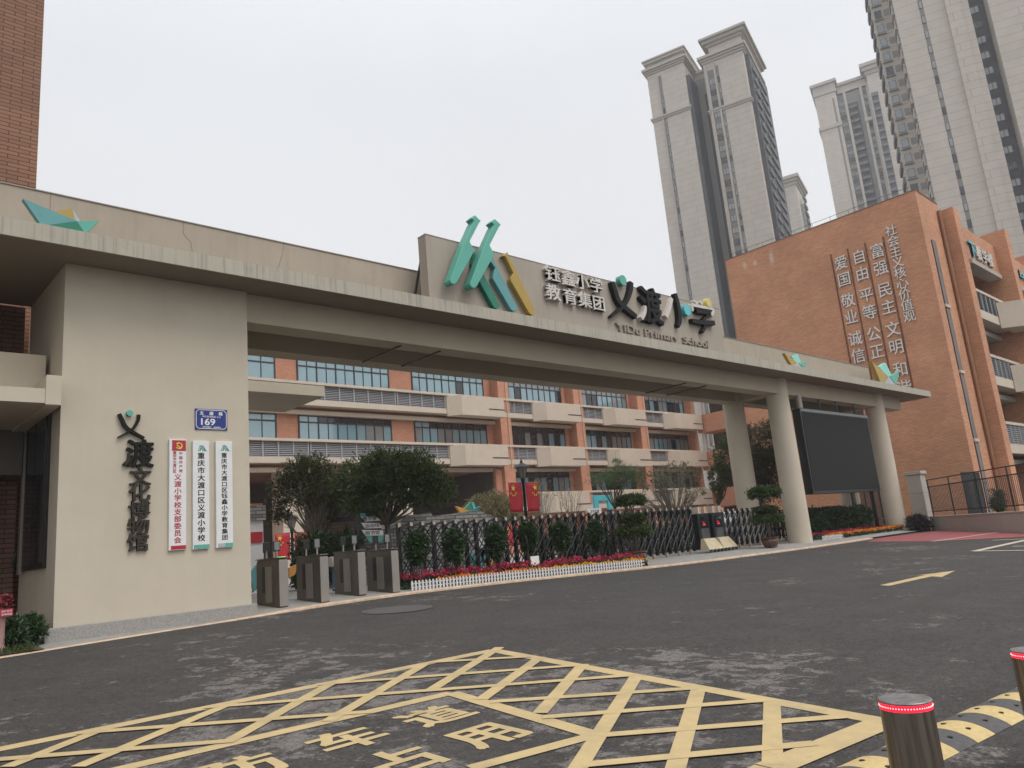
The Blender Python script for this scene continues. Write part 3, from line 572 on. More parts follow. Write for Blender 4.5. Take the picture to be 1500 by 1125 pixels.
t, F, cx, w_ = plaque('white vertical plaque with red lettering and red emblem block, leftmost of three', 5.03, 5.345, 1.93, 4.02, CRIMSON,
    [('中国共产党', .17, 3.79, 3.37, .066), ('重庆市大渡口区', -.19, 3.79, 3.37, .062), ('义渡小学校支部委员会', .0, 3.36, 2.05, .128)], [(.12, .98, 0)], None)
m_ = MB(); m_.box(5.08, 5.335, 14.938, 14.9445, 3.80, 4.0, 0); fe = planeY(14.9378)
arc = [(5.207+.055*math.cos(math.radians(a)), 3.895+.055*math.sin(math.radians(a))) for a in range(-150, 85, 18)]; stroke(m_, arc, [.012+.010*math.sin(math.pi*i/(len(arc)-1)) for i in range(len(arc))], fe, 0, .003, 1); stroke(m_, [(5.166, 3.905), (5.252, 3.842)], [.02, .02], fe, .0005, .0035, 1); stroke(m_, [(5.158, 3.928), (5.208, 3.955)], [.026, .026], fe, .0005, .0035, 1); stroke(m_, [(5.158, 3.862), (5.175, 3.848)], [.02, .02], fe, .0005, .0035, 1)
m_.build('emblem', [CRIMSON, STAR], t)
def mini_logo(t, cx, zc_):
    m_ = MB(); f_ = planeY(14.9445)
    for k, (xa, xb) in enumerate(((-.055, -.02), (-.025, .01), (-.02, .02), (.012, .052), (.035, .078))): stroke(m_, [(cx+xa, zc_-.06), (cx+xb if k < 2 else cx+xa-.025, zc_+.06)] if k < 2 else [(cx+xb+.02, zc_-.06), (cx+xa, zc_+.05)], [.018, .010], f_, 0, .004+.0005*k, min(k, 2))
    m_.build('emblem', [TEAL, TEALD, TEALB], t)
t, F, cx, w_ = plaque('white vertical plaque with large black lettering and green bottom band, middle of three', 5.47, 5.785, 1.92, 4.0, INK, [('重庆市大渡口区义渡小学校', .0, 3.78, 2.06, .136)], [(.06, .98, 1)], None); mini_logo(t, cx, 3.86)
t, F, cx, w_ = plaque('white vertical plaque with smaller black lettering and grey-green band, rightmost of three', 5.915, 6.245, 1.92, 4.0, INK, [('重庆市大渡口区钰鑫小学教育集团', .0, 3.78, 2.06, .112)], [(.1, .52, 2), (.52, .98, 1)], None); mini_logo(t, cx, 3.87)
pt = thing('house_number_plate', (5.84, 14.98, 4.23), 'blue enamel house number plate reading 169 on cream pillar', 'number plate')
MB().box(5.525, 6.165, 14.98, 14.997, 4.235, 4.65).build('plate', BLUE, pt)
fp = planeY(14.98); m_ = MB(); x0, x1, z0, z1 = 5.545, 6.145, 4.255, 4.63; ch_ = .045
loop = [(x0+ch_, z0), (x1-ch_, z0), (x1, z0+ch_), (x1, z1-ch_), (x1-ch_, z1), (x0+ch_, z1), (x0, z1-ch_), (x0, z0+ch_)]
for a, b in zip(loop, loop[1:]+loop[:1]): stroke(m_, [a, b], [.012, .012], fp, 0, .003)
m_.build('border', WHITEP, pt)
m_ = MB()
for ch, x in (('五', 5.655), ('盛', 5.845), ('路', 6.03)): put(m_, ch, fp, x, 4.565, .085, .075, 0, .003, .03)
put(m_, 'WUSHENG LU', fp, 5.845, 4.498, .36, .036, 0, .003, .02, fit=True); put(m_, '169', fp, 5.78, 4.392, .27, .13, 0, .003, .04, fit=True); put(m_, '邮政编码', fp, 5.755, 4.288, .17, .036, 0, .003, .02, fit=True); put(m_, '400084', fp, 5.955, 4.286, .14, .032, 0, .003, .02, fit=True)
m_.build('lettering', WHITEP, pt)
# ================================================================== STREET FRONT
# ------------------------------------------------------------------ turnstiles (front corner px, rear corner px on the pavement)
def turnstile(nx, ny, label):
    z = G2(nx, ny); t = thing('turnstile', (nx, ny, z), label, 'turnstile', 'face-scan turnstiles in a row by the pillar')
    Wd, Dp, H = .10, 1.1, 1.0                    # narrow across the lane (X), long through the gate (Y)
    x0, x1, y0, y1 = nx-Wd, nx+Wd*.9, ny, ny+Dp
    MB().prism([(y0, z), (y1, z), (y1, z+.92), (y1-.05, z+H-.01), (y0+.08, z+H-.01), (y0, z+.97)], lambda a, b, d: (x0+d, a, b), 0, x1-x0).build('body', STEEL, t, bevel=.012)
    MB().box(x0-.004, x1+.004, y0-.012, y0-.001, z+.02, z+.955).build('front_panel', STEELL, t, bevel=.004)
    MB().box(x0-.012, x1+.012, y0-.02, y1+.01, z+H-.008, z+H+.016).build('lid', STEEL, t, bevel=.006)
    g_ = MB().box(x0-.022, x0-.002, y0+.34, y0+.62, z+.10, z+.84); g_.build('wing_panel', STEELL, t)
    MB().box(x0-.008, x0-.001, y0+.64, y0+.80, z+.30, z+.84).build('slot', BLACK, t)
    for yy, s in ((y0+.30, -1), (y0+.80, 1)):
        MB().tube([(nx, yy, z+H+.015), (nx, yy, z+H+.17)], .022, 10).build('post', STEELL, t, smooth=True, auto=True)
        sc = MB().box(nx-.075, nx+.075, yy-.018, yy+.018, z+H+.14, z+H+.36); sc = sc.build('face_scanner', BLACK, t, bevel=.008)
        MB().box(nx-.058, nx+.058, yy+s*.0195, yy+s*.021, z+H+.175, z+H+.345).build('display', mat('scanner_display', (.17, .175, .18), .15, .1, 5, spec=.8), sc)
    MB().box(nx-.07, nx+.07, y0+.04, y0+.15, z+H+.0165, z+H+.024).build('status_light', glow('green_lamp', (.02, .75, .12), 1.2) if 'green' in label else BLACK, t)
    return t
tl = ['steel turnstile with green status light, next to broad pillar', 'second steel turnstile from broad pillar', 'third steel turnstile from broad pillar, beside blue barrier', 'steel turnstile farthest from broad pillar, next to white picket fence']
for (x, y), lb in zip(((418, 885), (478, 878), (533, 869), (582, 864)), tl):
    q = gpt(x, y, KERB); turnstile(float(q[0])-.02, float(q[1]), lb)
# ------------------------------------------------------------------ accordion gates
ALUM = mat('gate_black', (.020, .021, .023), .38, .3, 12, .3)
def accordion(label, x0, x1, n, Y, ztop, arch=True, tail=.30):
    zb = G2((x0+x1)/2, Y); t = thing('accordion_gate', ((x0+x1)/2, Y, zb), label, 'gate', 'black folding gates across the entrance')
    H = ztop-zb; p = (x1-x0)/(n-1); lat = MB()
    for i in range(n):
        x = x0+i*p; zz = G2(x, Y)
        MB().box(x-.038, x+.038, Y-.06, Y+.05, zz+.10, ztop).build('post', ALUM, t)
        MB().box(x-.04, x+.04, Y-.072, Y-.061, ztop-.10, ztop+.01).build('reflector', mat('reflector_cap', (.46, .36, .28), .5, .3, 9), t)
        if i % 2 == 0: MB().tube([(x-.02, Y-.1, zz+.05), (x+.02, Y-.1, zz+.05)], .05, 12).box(x-.03, x+.03, Y-.15, Y-.05, zz+.06, zz+.16).build('wheel', mat('wheel_tan', (.38, .30, .22), .6), t)
        if i < n-1:
            for s, yy in ((1, Y-.085), (0, Y+.07)):
                for k in range(3):
                    a = zz+.20+k*.36*H/1.5; b = a+.44*H/1.5
                    q0, q1 = (x, yy, a), (x+p, yy, b); q2, q3 = (x, yy+.012, b), (x+p, yy+.012, a)
                    for u_, v_ in ((q0, q1), (q2, q3))[:1+s]: lat.tube([u_, v_], .019, 4)
            if arch:
                ar = [(x+p*(1-math.cos(math.pi*k/8))/2, ztop-.22*1+.17*math.sin(math.pi*k/8)) for k in range(9)]
                for yy in (Y-.06,): stroke(lat, [(a, b) for a, b in ar], [.05]*9, planeY(yy), 0, .04)
            else: lat.box(x, x+p, Y-.05, Y+.04, ztop-.05, ztop-.015)
    lat.build('lattice', ALUM, t)
    return t
YG = 16.5
accordion('long black folding gate with round arches behind flower bed', 11.16, 23.9, 36, YG, 2.26)
mh = accordion('short black folding gate right of motor heads, ending at column', 26.0, 29.9, 11, YG, 2.10, arch=False)
accordion('black folding gate standing behind green hedge below video screen', 31.0, 39.2, 24, 17.95, 1.98, arch=False)
for x, lb in ((24.45, 'black gate motor head with red display and cream wheel skirt, left of two'), (25.4, 'black gate motor head with red display and cream wheel skirt, right of two')):
    zz = G2(x, YG); t = thing('gate_motor', (x, YG, zz), lb, 'gate motor', 'motor heads of the folding gates')
    MB().box(x-.36, x+.36, YG-.20, YG+.20, zz+.12, 2.0).build('housing', BLACK, t, bevel=.03)
    MB().box(x-.25, x+.25, YG-.215, YG-.201, zz+.3, 1.45).build('front_panel', mat('motor_panel', (.10, .10, .105), .3, .2, 4, .3), t)
    s_ = MB().box(x-.20, x+.20, YG-.22, YG-.202, 1.47, 1.86).build('display', GLASSD, t)
    MB().box(x-.11, x+.06, YG-.223, YG-.2205, 1.56, 1.615).box(x-.11, x+.0, YG-.223, YG-.2205, 1.65, 1.68).build('red_digits', glow('red_digit', (.7, .03, .04), .55), s_)
    for dx in (-.2, .2): MB().box(x+dx-.09, x+dx+.09, YG-.21, YG+.21, 2.002, 2.24).box(x+dx-.0, x+dx+.06, YG-.222, YG-.211, 2.03, 2.22, 1).build('lamp', [mat('lamp_cream', (.55, .50, .42), .5), mat('lamp_orange', (.75, .20, .03), .4)], t)
    MB().hexa([(x-.47, YG-.62, zz+.10), (x+.47, YG-.62, zz+.10), (x+.47, YG-.2, zz+.10), (x-.47, YG-.2, zz+.10)], [(x-.36, YG-.34, zz+.5), (x+.36, YG-.34, zz+.5), (x+.36, YG-.21, zz+.5), (x-.36, YG-.21, zz+.5)]).build('skirt', mat('skirt_cream', (.55, .47, .31), .6, .15, 6), t, bevel=.015)
    for dx in (-.36, -.12, .12, .36): MB().tube([(x+dx, YG-.62, zz+.06), (x+dx, YG-.56, zz+.06)], .06, 12).build('wheel', DARKMETAL, t)
# ------------------------------------------------------------------ round shrubs, flower beds, picket fences
def shrub(name, c, r, label, group, leafm=LEAFD, n=150, per=22, ln=.10, wd=.042, cat='shrub', stem=True, wob=.2):
    z0 = G2(c[0], c[1]); t = thing(name, (c[0], c[1], z0), label, cat, group)
    if stem:
        m_ = MB()
        for k in range(5): a = rng.normal(size=2)*.06; m_.tube([(c[0]+a[0]*.4, c[1]+a[1]*.4, z0), (c[0]+a[0]*2, c[1]+a[1]*2, c[2])], [.016, .010], 5)
        m_.build('stems', BARK, t)
    m_ = MB(); P, d = blob_pts(c, r, n, per, .10, .55, -1.1); P += (rng.normal(size=P.shape))*0; leaves(m_, P, d, ln, wd)
    P, d = blob_pts((c[0]+r[0]*wob, c[1], c[2]+r[2]*.25), (r[0]*.75, r[1]*.8, r[2]*.8), n//2, per, .1, .6, -1); leaves(m_, P, d, ln, wd)
    P, d = blob_pts((c[0]-r[0]*.1, c[1]-r[1]*.1, c[2]-r[2]*.75), (r[0]*.62, r[1]*.6, r[2]*.45), n//3, per, .12, .4, -1); leaves(m_, P, d, ln, wd)
    P, d = blob_pts(c, (r[0]*.6, r[1]*.6, r[2]*.85), 40, 14, .12, .2, -1.1); leaves(m_, P, d, ln*1.2, wd*1.5)
    m_.build('foliage', leafm, t); return t
sh = [(610, 790, 'round clipped shrub at left end of flower bed, nearest turnstiles'), (665, 790, 'second round clipped shrub from turnstiles in flower bed'), (726, 787, 'third round clipped shrub from turnstiles in flower bed'), (774, 785, 'fourth round clipped shrub from turnstiles, right of lamp post'), (822, 783, 'second last round clipped shrub before glazed pot'), (872, 780, 'last round clipped shrub before glazed pot')]
for x, y, lb in sh:
    q = onY(x, y+8, 15.75); zb = G2(q[0], 15.75); shrub('clipped_shrub', (q[0], 15.75, zb+.98+rng.normal()*.03), (.25+rng.random()*.06, .25, .33+rng.random()*.08), lb, 'round shrubs in front of the folding gate', wob=rng.uniform(-.25, .25), n=110, ln=.085, wd=.038)
for i in range(9):
    x = 31.6+i*.86; lb = ['hedge shrub next to middle round column below screen', 'second hedge shrub below screen from middle column', 'third hedge shrub below screen from middle column', 'fourth hedge shrub below screen from middle column', 'middle hedge shrub below screen, fifth of nine', 'sixth hedge shrub below screen from middle column', 'seventh hedge shrub below screen from middle column', 'second last hedge shrub below screen, near right column', 'last hedge shrub below screen, touching right round column'][i]
    shrub('hedge_shrub', (x, 16.5, G2(x, 16)+.72), (.56, .5, .52), lb, 'shrubs of the hedge below the screen', n=90, per=22, ln=.12, wd=.05, stem=False, wob=rng.uniform(-.3, .3))
def bed_line(px): return [gpt(x, y, KERB) for x, y in px]
def flower_bed(name, xs_, yf, yb, label, petal, h, pn, leafn, leafc=LEAFD, psz=.06):
    m_ = MB(); k = leafn; x = rng.uniform(xs_[0], xs_[1], k); u_ = rng.random(k); y = np.array([yf(a) for a in x])+u_*np.array([yb(a)-yf(a) for a in x])
    clump = np.sin(x*7.3)*.5+np.sin(x*3.1+1)*.5; hh = h*(.72+.22*clump*.5+.06*rng.normal(size=k))
    zb = np.array([G2(a, b) for a, b in zip(x, y)]); P = np.stack([x, y, zb+rng.random(k)*hh*.85], 1); leaves(m_, P, np.tile([0, -.3, .6], (k, 1)), .085, .045, 0, up=.5)
    sel = rng.random(k) < pn/k; P2 = np.stack([x, y, zb+hh*(.82+.25*rng.random(k))], 1)[sel]
    for dz in range(3): leaves(m_, P2+rng.normal(size=P2.shape)*.015, np.tile([0, -.35, .9], (len(P2), 1)), psz, psz*.75, 1, up=.6)
    return tag(m_.build(name, [leafc, petal]), label, 'flowers', kind='stuff')
kf = lambda x: kerbY(x)
flower_bed('red_flowers', (10.75, 19.0), lambda x: kf(x)+.48, lambda x: kf(x)+.98, 'band of magenta flowers with dark leaves between shrubs and white picket fence', PETALR, .38, 850, 9500)
flower_bed('orange_flowers', (11.6, 15.2), lambda x: kf(x)+.30, lambda x: kf(x)+.47, 'low row of orange flowers just behind white picket fence', PETALO, .24, 900, 3000, psz=.045)
flower_bed('yellow_flowers', (15.2, 18.9), lambda x: kf(x)+.30, lambda x: kf(x)+.47, 'low row of yellow and orange flowers at far end of picket fence', PETALY, .24, 900, 3000, psz=.045)
flower_bed('red_flowers', (30.6, 38.2), lambda x: 15.35, lambda x: 15.9, 'band of magenta flowers in front of hedge below video screen', PETALR, .30, 420, 5500)
flower_bed('orange_flowers', (31.5, 39.3), lambda x: 14.95, lambda x: 15.3, 'row of orange and yellow flowers in front of hedge below video screen', PETALO, .22, 900, 2600)
def pickets(label, x0, x1, yf, h=.22, step=.10):
    n = int((x1-x0)/step); xm = (x0+x1)/2; t = thing('picket_fence', (xm, yf(xm), G2(xm, yf(xm))), label, 'fence'); m_ = MB()
    for i in range(n):
        x = x0+i*step; y = yf(x); z = G2(x, y)
        m_.hexa([(x-.027, y-.008, z), (x+.027, y-.008, z), (x+.027, y+.008, z), (x-.027, y+.008, z)], [(x-.027, y-.008, z+h*.86), (x+.027, y-.008, z+h*.86), (x+.027, y+.008, z+h*.86), (x-.027, y+.008, z+h*.86)]); m_.hexa([(x-.027, y-.008, z+h*.86), (x+.027, y-.008, z+h*.86), (x+.027, y+.008, z+h*.86), (x-.027, y+.008, z+h*.86)], [(x-.004, y-.008, z+h), (x+.004, y-.008, z+h), (x+.004, y+.008, z+h), (x-.004, y+.008, z+h)])
    m_.build('pickets', mat('picket_white', (.58, .58, .57), .6, .1, 5), t); tag(t.children[0], kind='stuff') if n > 100 else None
    r_ = MB(); xs2 = np.linspace(x0-.03, x1, 24)
    for hz in (.30, .68):
        for a, b in zip(xs2[:-1], xs2[1:]): r_.tube([(a, yf(a)+.016, G2(a, yf(a))+h*hz), (b, yf(b)+.016, G2(b, yf(b))+h*hz)], .012, 4)
    r_.build('rails', WHITEP, t)
pickets('long low white picket fence along flower bed beside road', 10.75, 18.7, lambda x: kf(x)+.24, .23)
pickets('short low white picket fence beside middle round column', 30.3, 32.0, lambda x: 14.75-.05*(x-30), .20)
for x, lb in ((14.95, 'small blank white notice card standing among magenta flowers'),):
    z = G2(x, 15.6); t = thing('notice_card', (x, 15.55, z), lb, 'sign'); MB().box(x-.16, x+.16, 15.54, 15.555, z+.22, z+.50).build('card', WHITEP, t); MB().tube([(x, 15.56, z), (x, 15.56, z+.3)], .012, 6).build('stake', STEELL, t)
# ------------------------------------------------------------------ tiered trees in glazed pots
GLAZE = mat('brown_glaze', (.10, .052, .034), .25, .75, 14, spec=.7, bump=.35, bscale=16)
def potted(x, y, label, tiers, k=.76):
    z = G2(x, y); t = thing('potted_tree', (x, y, z), label, 'potted tree', 'tiered trees in glazed pots')
    MB().lathe((x, y, z), [(a*k, b*k) for a, b in ((.27, 0), (.30, .03), (.40, .22), (.415, .33), (.36, .42), (.45, .44), (.45, .48), (.39, .485), (.37, .44))], 36).build('pot', GLAZE, t, smooth=True, auto=True)
    MB().lathe((x, y, z), [(.36*k, .40*k), (.05, .44*k)], 20).build('soil', SOIL, t)
    m_ = MB()
    for k in range(6): a = rng.normal(size=2)*.08; m_.tube([(x+a[0]*.5, y+a[1]*.5, z+.30), (x+a[0]*1.4, y+a[1]*1.4, z+.7), (x+a[0]*.8, y+a[1]*.8, z+1.3), (x+a[0]*1.2, y+a[1], z+tiers[-1][0]-.05)], [.035, .028, .024, .015], 6)
    m_.build('stems', BARK, t, smooth=True)
    for h, r, th, dx in tiers:
        m_ = MB(); P, d = blob_pts((x+dx, y, z+h), (r, r, th), 150, 28, .09, .5, -.7); leaves(m_, P, d, .08, .038, up=.5); m_.build('foliage_tier', leafmat('topiary_leaf', (.055, .088, .022), .5), t)
q = gpt(943, 825, KERB); potted(float(q[0]), float(q[1])+.25, 'tiered topiary tree in brown glazed pot at end of picket fence', [(.98, .56, .20, 0), (1.36, .41, .12, .02), (1.92, .47, .19, .05)])
q = gpt(1146, 801, KERB); potted(float(q[0])-.05, float(q[1])+.42, 'tiered topiary tree in brown glazed pot touching middle round column', [(1.03, .60, .20, 0), (1.38, .43, .12, .04), (2.0, .58, .26, .05)])
# ------------------------------------------------------------------ bollards with red light rings, speed hump, manhole
def bollard(c, label):
    x, y, zt = [float(v) for v in c]; z0 = G(x, y); t = thing('bollard', (x, y, z0), label, 'bollard', 'steel rising bollards with red light rings'); r = .1095
    BS = mat('streaky_steel', (.27, .225, .18), .36, .3, 6, .9)
    if 'streak' not in BS:
        tt, n, l, p = nodes_of(BS); BS['streak'] = 1; g = n('ShaderNodeNewGeometry'); mp = n('ShaderNodeMapping'); mp.inputs['Scale'].default_value = (24, 24, .9); l(g.outputs['Position'], mp.inputs[0])
        z_ = n('ShaderNodeTexNoise'); z_.inputs['Scale'].default_value = 1; z_.inputs['Detail'].default_value = 7; z_.inputs['Roughness'].default_value = .7; l(mp.outputs[0], z_.inputs[0]); cr = n('ShaderNodeValToRGB'); l(z_.outputs[0], cr.inputs[0])
        cr.color_ramp.elements[0].position = .32; cr.color_ramp.elements[0].color = (.09, .065, .045, 1); cr.color_ramp.elements[1].position = .70; cr.color_ramp.elements[1].color = (.42, .37, .31, 1); l(cr.outputs[0], p.inputs['Base Color'])
        k_ = n('ShaderNodeMapRange'); k_.inputs[3].default_value = .5; k_.inputs[4].default_value = .28; l(z_.outputs[0], k_.inputs[0]); l(k_.outputs[0], p.inputs['Roughness'])
    MB().lathe((x, y, z0), [(r, 0), (r, zt-z0-.038)], 64).build('tube', BS, t, smooth=True, auto=True)
    MB().lathe((x, y, z0), [(r*.985, zt-z0-.038), (r*.985, zt-z0-.010)], 64).build('light_ring', glow('ring_lens', (.9, .012, .03), 1.9), t, smooth=True, auto=True)
    m_ = MB()
    for k in range(56): a = 2*math.pi*k/56; m_.box(-.0022, .0022, -.002, .002, -.0035, .0035) if False else m_.lathe((x+r*.988*math.cos(a), y+r*.988*math.sin(a), zt-.024), [(.0004, -.0032), (.003, 0), (.0004, .0032)], 5)
    m_.build('light_dots', glow('led_dot', (1, .35, .35), 3), t)
    MB().lathe((x, y, z0), [(r, zt-z0-.010), (r*1.01, zt-z0-.004), (r*.98, zt-z0), (r*.3, zt-z0+.001)], 64).build('cap', mat('worn_cap', (.24, .235, .23), .5, .45, 30, .6), t, smooth=True, auto=True)
    MB().lathe((x, y, z0), [(.16, .0), (.16, .008), (.14, .01)], 48).build('ground_ring', DARKMETAL, t)
bt = CAM+ray(1325, 1023, )*3.40; bollard(bt, 'steel bollard with glowing red ring standing wholly in view by yellow box')
b2_ = onZ(1513, 951, bt[2]+.005); bollard(b2_, 'steel bollard with glowing red ring cut off by right picture edge')
h0, h1 = np.array(gpt(1377.5, 1117.6)), np.array(gpt(1500, 1054.5)); hd = (h1-h0)[:2]; hd /= np.linalg.norm(hd); hn = np.array([-hd[1], hd[0]])
hump = thing('speed_hump', (float(h0[0]), float(h0[1]), G(h0[0], h0[1])), 'yellow and black rubber speed hump behind steel bollards', 'speed hump')
HW = .37; SEG = .25
RUBY = mat('rubber_yellow', (.56, .42, .19), .7, .18, 30, bump=.2); RUBK = mat('rubber_black', (.085, .08, .08), .75, .3, 30, bump=.2)
off0 = float(np.dot(np.array(gpt(1440, 1085.5))[:2]-h0[:2], hd))
for k in range(-6, 9):
    s0 = k*SEG; s1 = s0+SEG-.004; m_ = MB(); NP = 14; ring = []
    for s in (s0, s1):
        for i in range(NP+1):
            u_ = i/NP; pq = h0[:2]+hd*s+hn*u_*HW; ring.append((pq[0], pq[1], G(*pq)+.003+.048*math.sin(math.pi*u_)**.75))
    m_.add(ring, [(i, NP+1+i, NP+2+i, i+1) for i in range(NP)]+[tuple(range(NP, -1, -1)), tuple(range(NP+1, 2*NP+2))]); o_ = m_.build('segment', RUBY if k % 2 == 0 else RUBK, hump, smooth=True, auto=True)
    for u_ in (.28, .68): pq = h0[:2]+hd*(s0+SEG*.5)+hn*u_*HW; MB().lathe((pq[0], pq[1], G(*pq)+.048*math.sin(math.pi*u_)**.75-.002), [(.016, 0), (.016, .009), (.009, .0095)], 12).build('bolt', BLACK, o_)
c = gpt(582, 893); m_ = MB(); r_ = .62
mt = thing('manhole_cover', (float(c[0]), float(c[1]), G(c[0], c[1])), 'round grey manhole cover in asphalt before turnstiles', 'manhole cover')
vs = [(c[0]+r_*math.cos(2*math.pi*k/40), c[1]+r_*math.sin(2*math.pi*k/40)) for k in range(40)]
MB().add([(x, y, G(x, y)+.006) for x, y in vs], [tuple(range(40))]).build('cover', mat('cast_iron', (.085, .08, .075), .7, .3, 20, bump=.3), mt)
m_ = MB()
for k in range(40):
    a, b = vs[k], vs[(k+1) % 40]; m_.add([(a[0], a[1], G(*a)+.010), (b[0], b[1], G(*b)+.010), (c[0]+(b[0]-c[0])*1.08, c[1]+(b[1]-c[1])*1.08, G(*b)+.0095), (c[0]+(a[0]-c[0])*1.08, c[1]+(a[1]-c[1])*1.08, G(*a)+.0095)], [(0, 3, 2, 1)])
m_.build('rim', mat('iron_rim', (.09, .085, .08), .6, .3, 20), mt)
# ------------------------------------------------------------------ right hand wing wall with railings
wa, wb = np.array([39.75, 13.93]), np.array([31.9, 6.95]); wd_ = (wb-wa)/np.linalg.norm(wb-wa); wn_ = np.array([-wd_[1], wd_[0]])   # inwards = away from the road
if wn_[0] < 0: wn_ = -wn_
WL = float(np.linalg.norm(wb-wa)); Wp = lambda s, n_, z: (float(wa[0]+wd_[0]*s+wn_[0]*n_), float(wa[1]+wd_[1]*s+wn_[1]*n_), z)
def wbox(mb, s0, s1, n0, n1, z0, z1, mi=None): return mb.hexa([Wp(s0, n0, z0), Wp(s1, n0, z0), Wp(s1, n1, z0), Wp(s0, n1, z0)], [Wp(s0, n0, z1), Wp(s1, n0, z1), Wp(s1, n1, z1), Wp(s0, n1, z1)], mi)
ww = thing('stone_wall', Wp(0, 0, .3), 'low pale stone wall with iron railings right of brick building corner', 'wall')
m_ = MB()
for k in range(9): s0 = .05+k*1.3; wbox(m_, s0, min(s0+1.292, WL), 0, .32, .0, 1.0)
m_.build('wall_panels', PALESTONE, ww, bevel=.006)
m_ = MB(); wbox(m_, .0, WL, -.02, .34, 1.002, 1.055); m_.build('wall_coping', PALESTONE, ww)
m_ = MB(); zt = 3.05
for z_ in (1.25, 2.42, 2.75): wbox(m_, .1, WL, .14, .18, z_, z_+.045)
for k in range(int((WL-.2)/.135)): s = .15+k*.135; m_.tube([Wp(s, .16, 1.26), Wp(s, .16, 2.44)], .011, 5)
for s in (.2, 2.4, 4.9, 7.4): m_.tube([Wp(s, .16, 1.05), Wp(s, .16, 2.79)], .03, 6)
m_.build('railing', DARKMETAL, ww)
gp_ = thing('gate_pillar', (39.9, 14.1, .4), 'pale stone pier with flat cap at end of low wall', 'pillar')
MB().box(39.7, 40.35, 13.95, 14.6, .2, 1.3).box(39.7, 40.35, 13.95, 14.6, 1.308, 2.2).box(39.7, 40.35, 13.95, 14.6, 2.208, 3.1).build('shaft', PALESTONE, gp_, bevel=.01); MB().box(39.62, 40.43, 13.87, 14.68, 3.102, 3.26).build('cap', PALESTONE, gp_, bevel=.012)
rl = thing('iron_railing', (39.5, 17, .6), 'dark iron railing gate standing between right round column and stone pier', 'railing'); m_ = MB()
for z_ in (.75, 1.1, 2.75, 3.0): m_.box(38.8, 42.2, 16.98, 17.02, z_, z_+.045)
m_.build('rails', DARKMETAL, rl); m_ = MB()
for k in range(25): x = 38.85+k*.138; m_.box(x-.012, x+.012, 16.985, 17.015, .7, 3.0)
m_.build('bars', DARKMETAL, rl)
m_ = MB()
for x in (38.8, 40.3, 42.2): m_.box(x-.03, x+.03, 16.96, 17.04, .5, 3.25)
m_.build('posts', DARKMETAL, rl)
shrub('low_shrub', (38.9, 14.2, .75), (.75, .5, .42), 'dark purplish low shrub at foot of stone pier', None, LEAFP, 120, 22, .12, .03)
# mesh bin enclosure behind the wall
en = thing('mesh_screen', (42.5, 12.6, .4), 'dark green mesh screen behind railings of low stone wall', 'screen')
MB().box(41.2, 43.9, 12.6, 12.64, .4, 3.0).build('mesh_panel', mat('dark_mesh', (.045, .05, .047), .7, .4, 25), en); m_ = MB()
for k in range(14): m_.box(41.2+k*.2, 41.22+k*.2, 12.575, 12.598, .4, 3.05)
m_.build('slats', DARKMETAL, en)
# ------------------------------------------------------------------ far left: pink post
pk = thing('notice_post', (1.15, 14.35, G2(1.2, 14)), 'pink post with red rounded top and small red notice at left edge', 'post')
q = onY(2, 890, 14.3); x = float(q[0])
MB().lathe((x, 14.3, G2(x, 14.3)), [(.085, 0), (.08, .08), (.062, .12), (.06, .62), (.075, .66)], 24).build('shaft', mat('faded_pink', (.30, .17, .155), .6, .15, 8), pk, smooth=True, auto=True)
m_ = MB(); zz = G2(x, 14.3)+.72
P, d = blob_pts((x+.02, 14.3, zz+.05), (.12, .10, .08), 60, 12, .1, .4, -1); leaves(m_, P, d, .05, .04); m_.build('rounded_top', leafmat('red_top', (.26, .05, .055), .35, .1), pk)
MB().box(x-.03, x+.14, 14.2, 14.215, zz-.17, zz-.06).build('notice', CRIMSON, pk); m_ = MB(); put(m_, '爱护花草', planeY(14.199), x+.055, zz-.095, .14, .03, 0, .002, .02, fit=True); put(m_, '请勿践踏', planeY(14.199), x+.055, zz-.14, .14, .03, 0, .002, .02, fit=True); m_.build('notice_lettering', WHITEP, pk.children[-1])
# ================================================================== BUILDINGS
def window(parent, x0, x1, z0, z1, Y, n, transom, kinds, frame=FRAME, mull=.06):
    """framed glazing facing -Y; n lights, a row of top lights above z=transom; kinds picks a glass per light"""
    f = MB(); f.box(x0, x1, Y-.02, Y+.06, z0, z0+mull).box(x0, x1, Y-.02, Y+.06, z1-mull, z1); p = (x1-x0)/n
    for i in range(n+1):
        w_ = mull*(1.6 if i % 2 == 0 else .8); x = min(max(x0+i*p, x0+w_/2), x1-w_/2); f.box(x-w_/2, x+w_/2, Y-.026, Y+.054, z0+mull, z1-mull)
    if transom:
        for i in range(n): f.box(x0+i*p+mull, x0+(i+1)*p-mull, Y-.018, Y+.05, transom-.05, transom+.05)
    fo = f.build('window', frame, parent)
    g = MB()
    for i in range(n):
        k = kinds(i); g.add([(x0+i*p, Y+.02, z0), (x0+(i+1)*p, Y+.02, z0), (x0+(i+1)*p, Y+.02, transom or z1), (x0+i*p, Y+.02, transom or z1)], [(0, 1, 2, 3)], k[0])
        if transom: g.add([(x0+i*p, Y+.02, transom), (x0+(i+1)*p, Y+.02, transom), (x0+(i+1)*p, Y+.02, z1), (x0+i*p, Y+.02, z1)], [(0, 1, 2, 3)], k[1])
    g.build('pane', [GLASS, GLASSG, GLASSD], fo)
    return fo
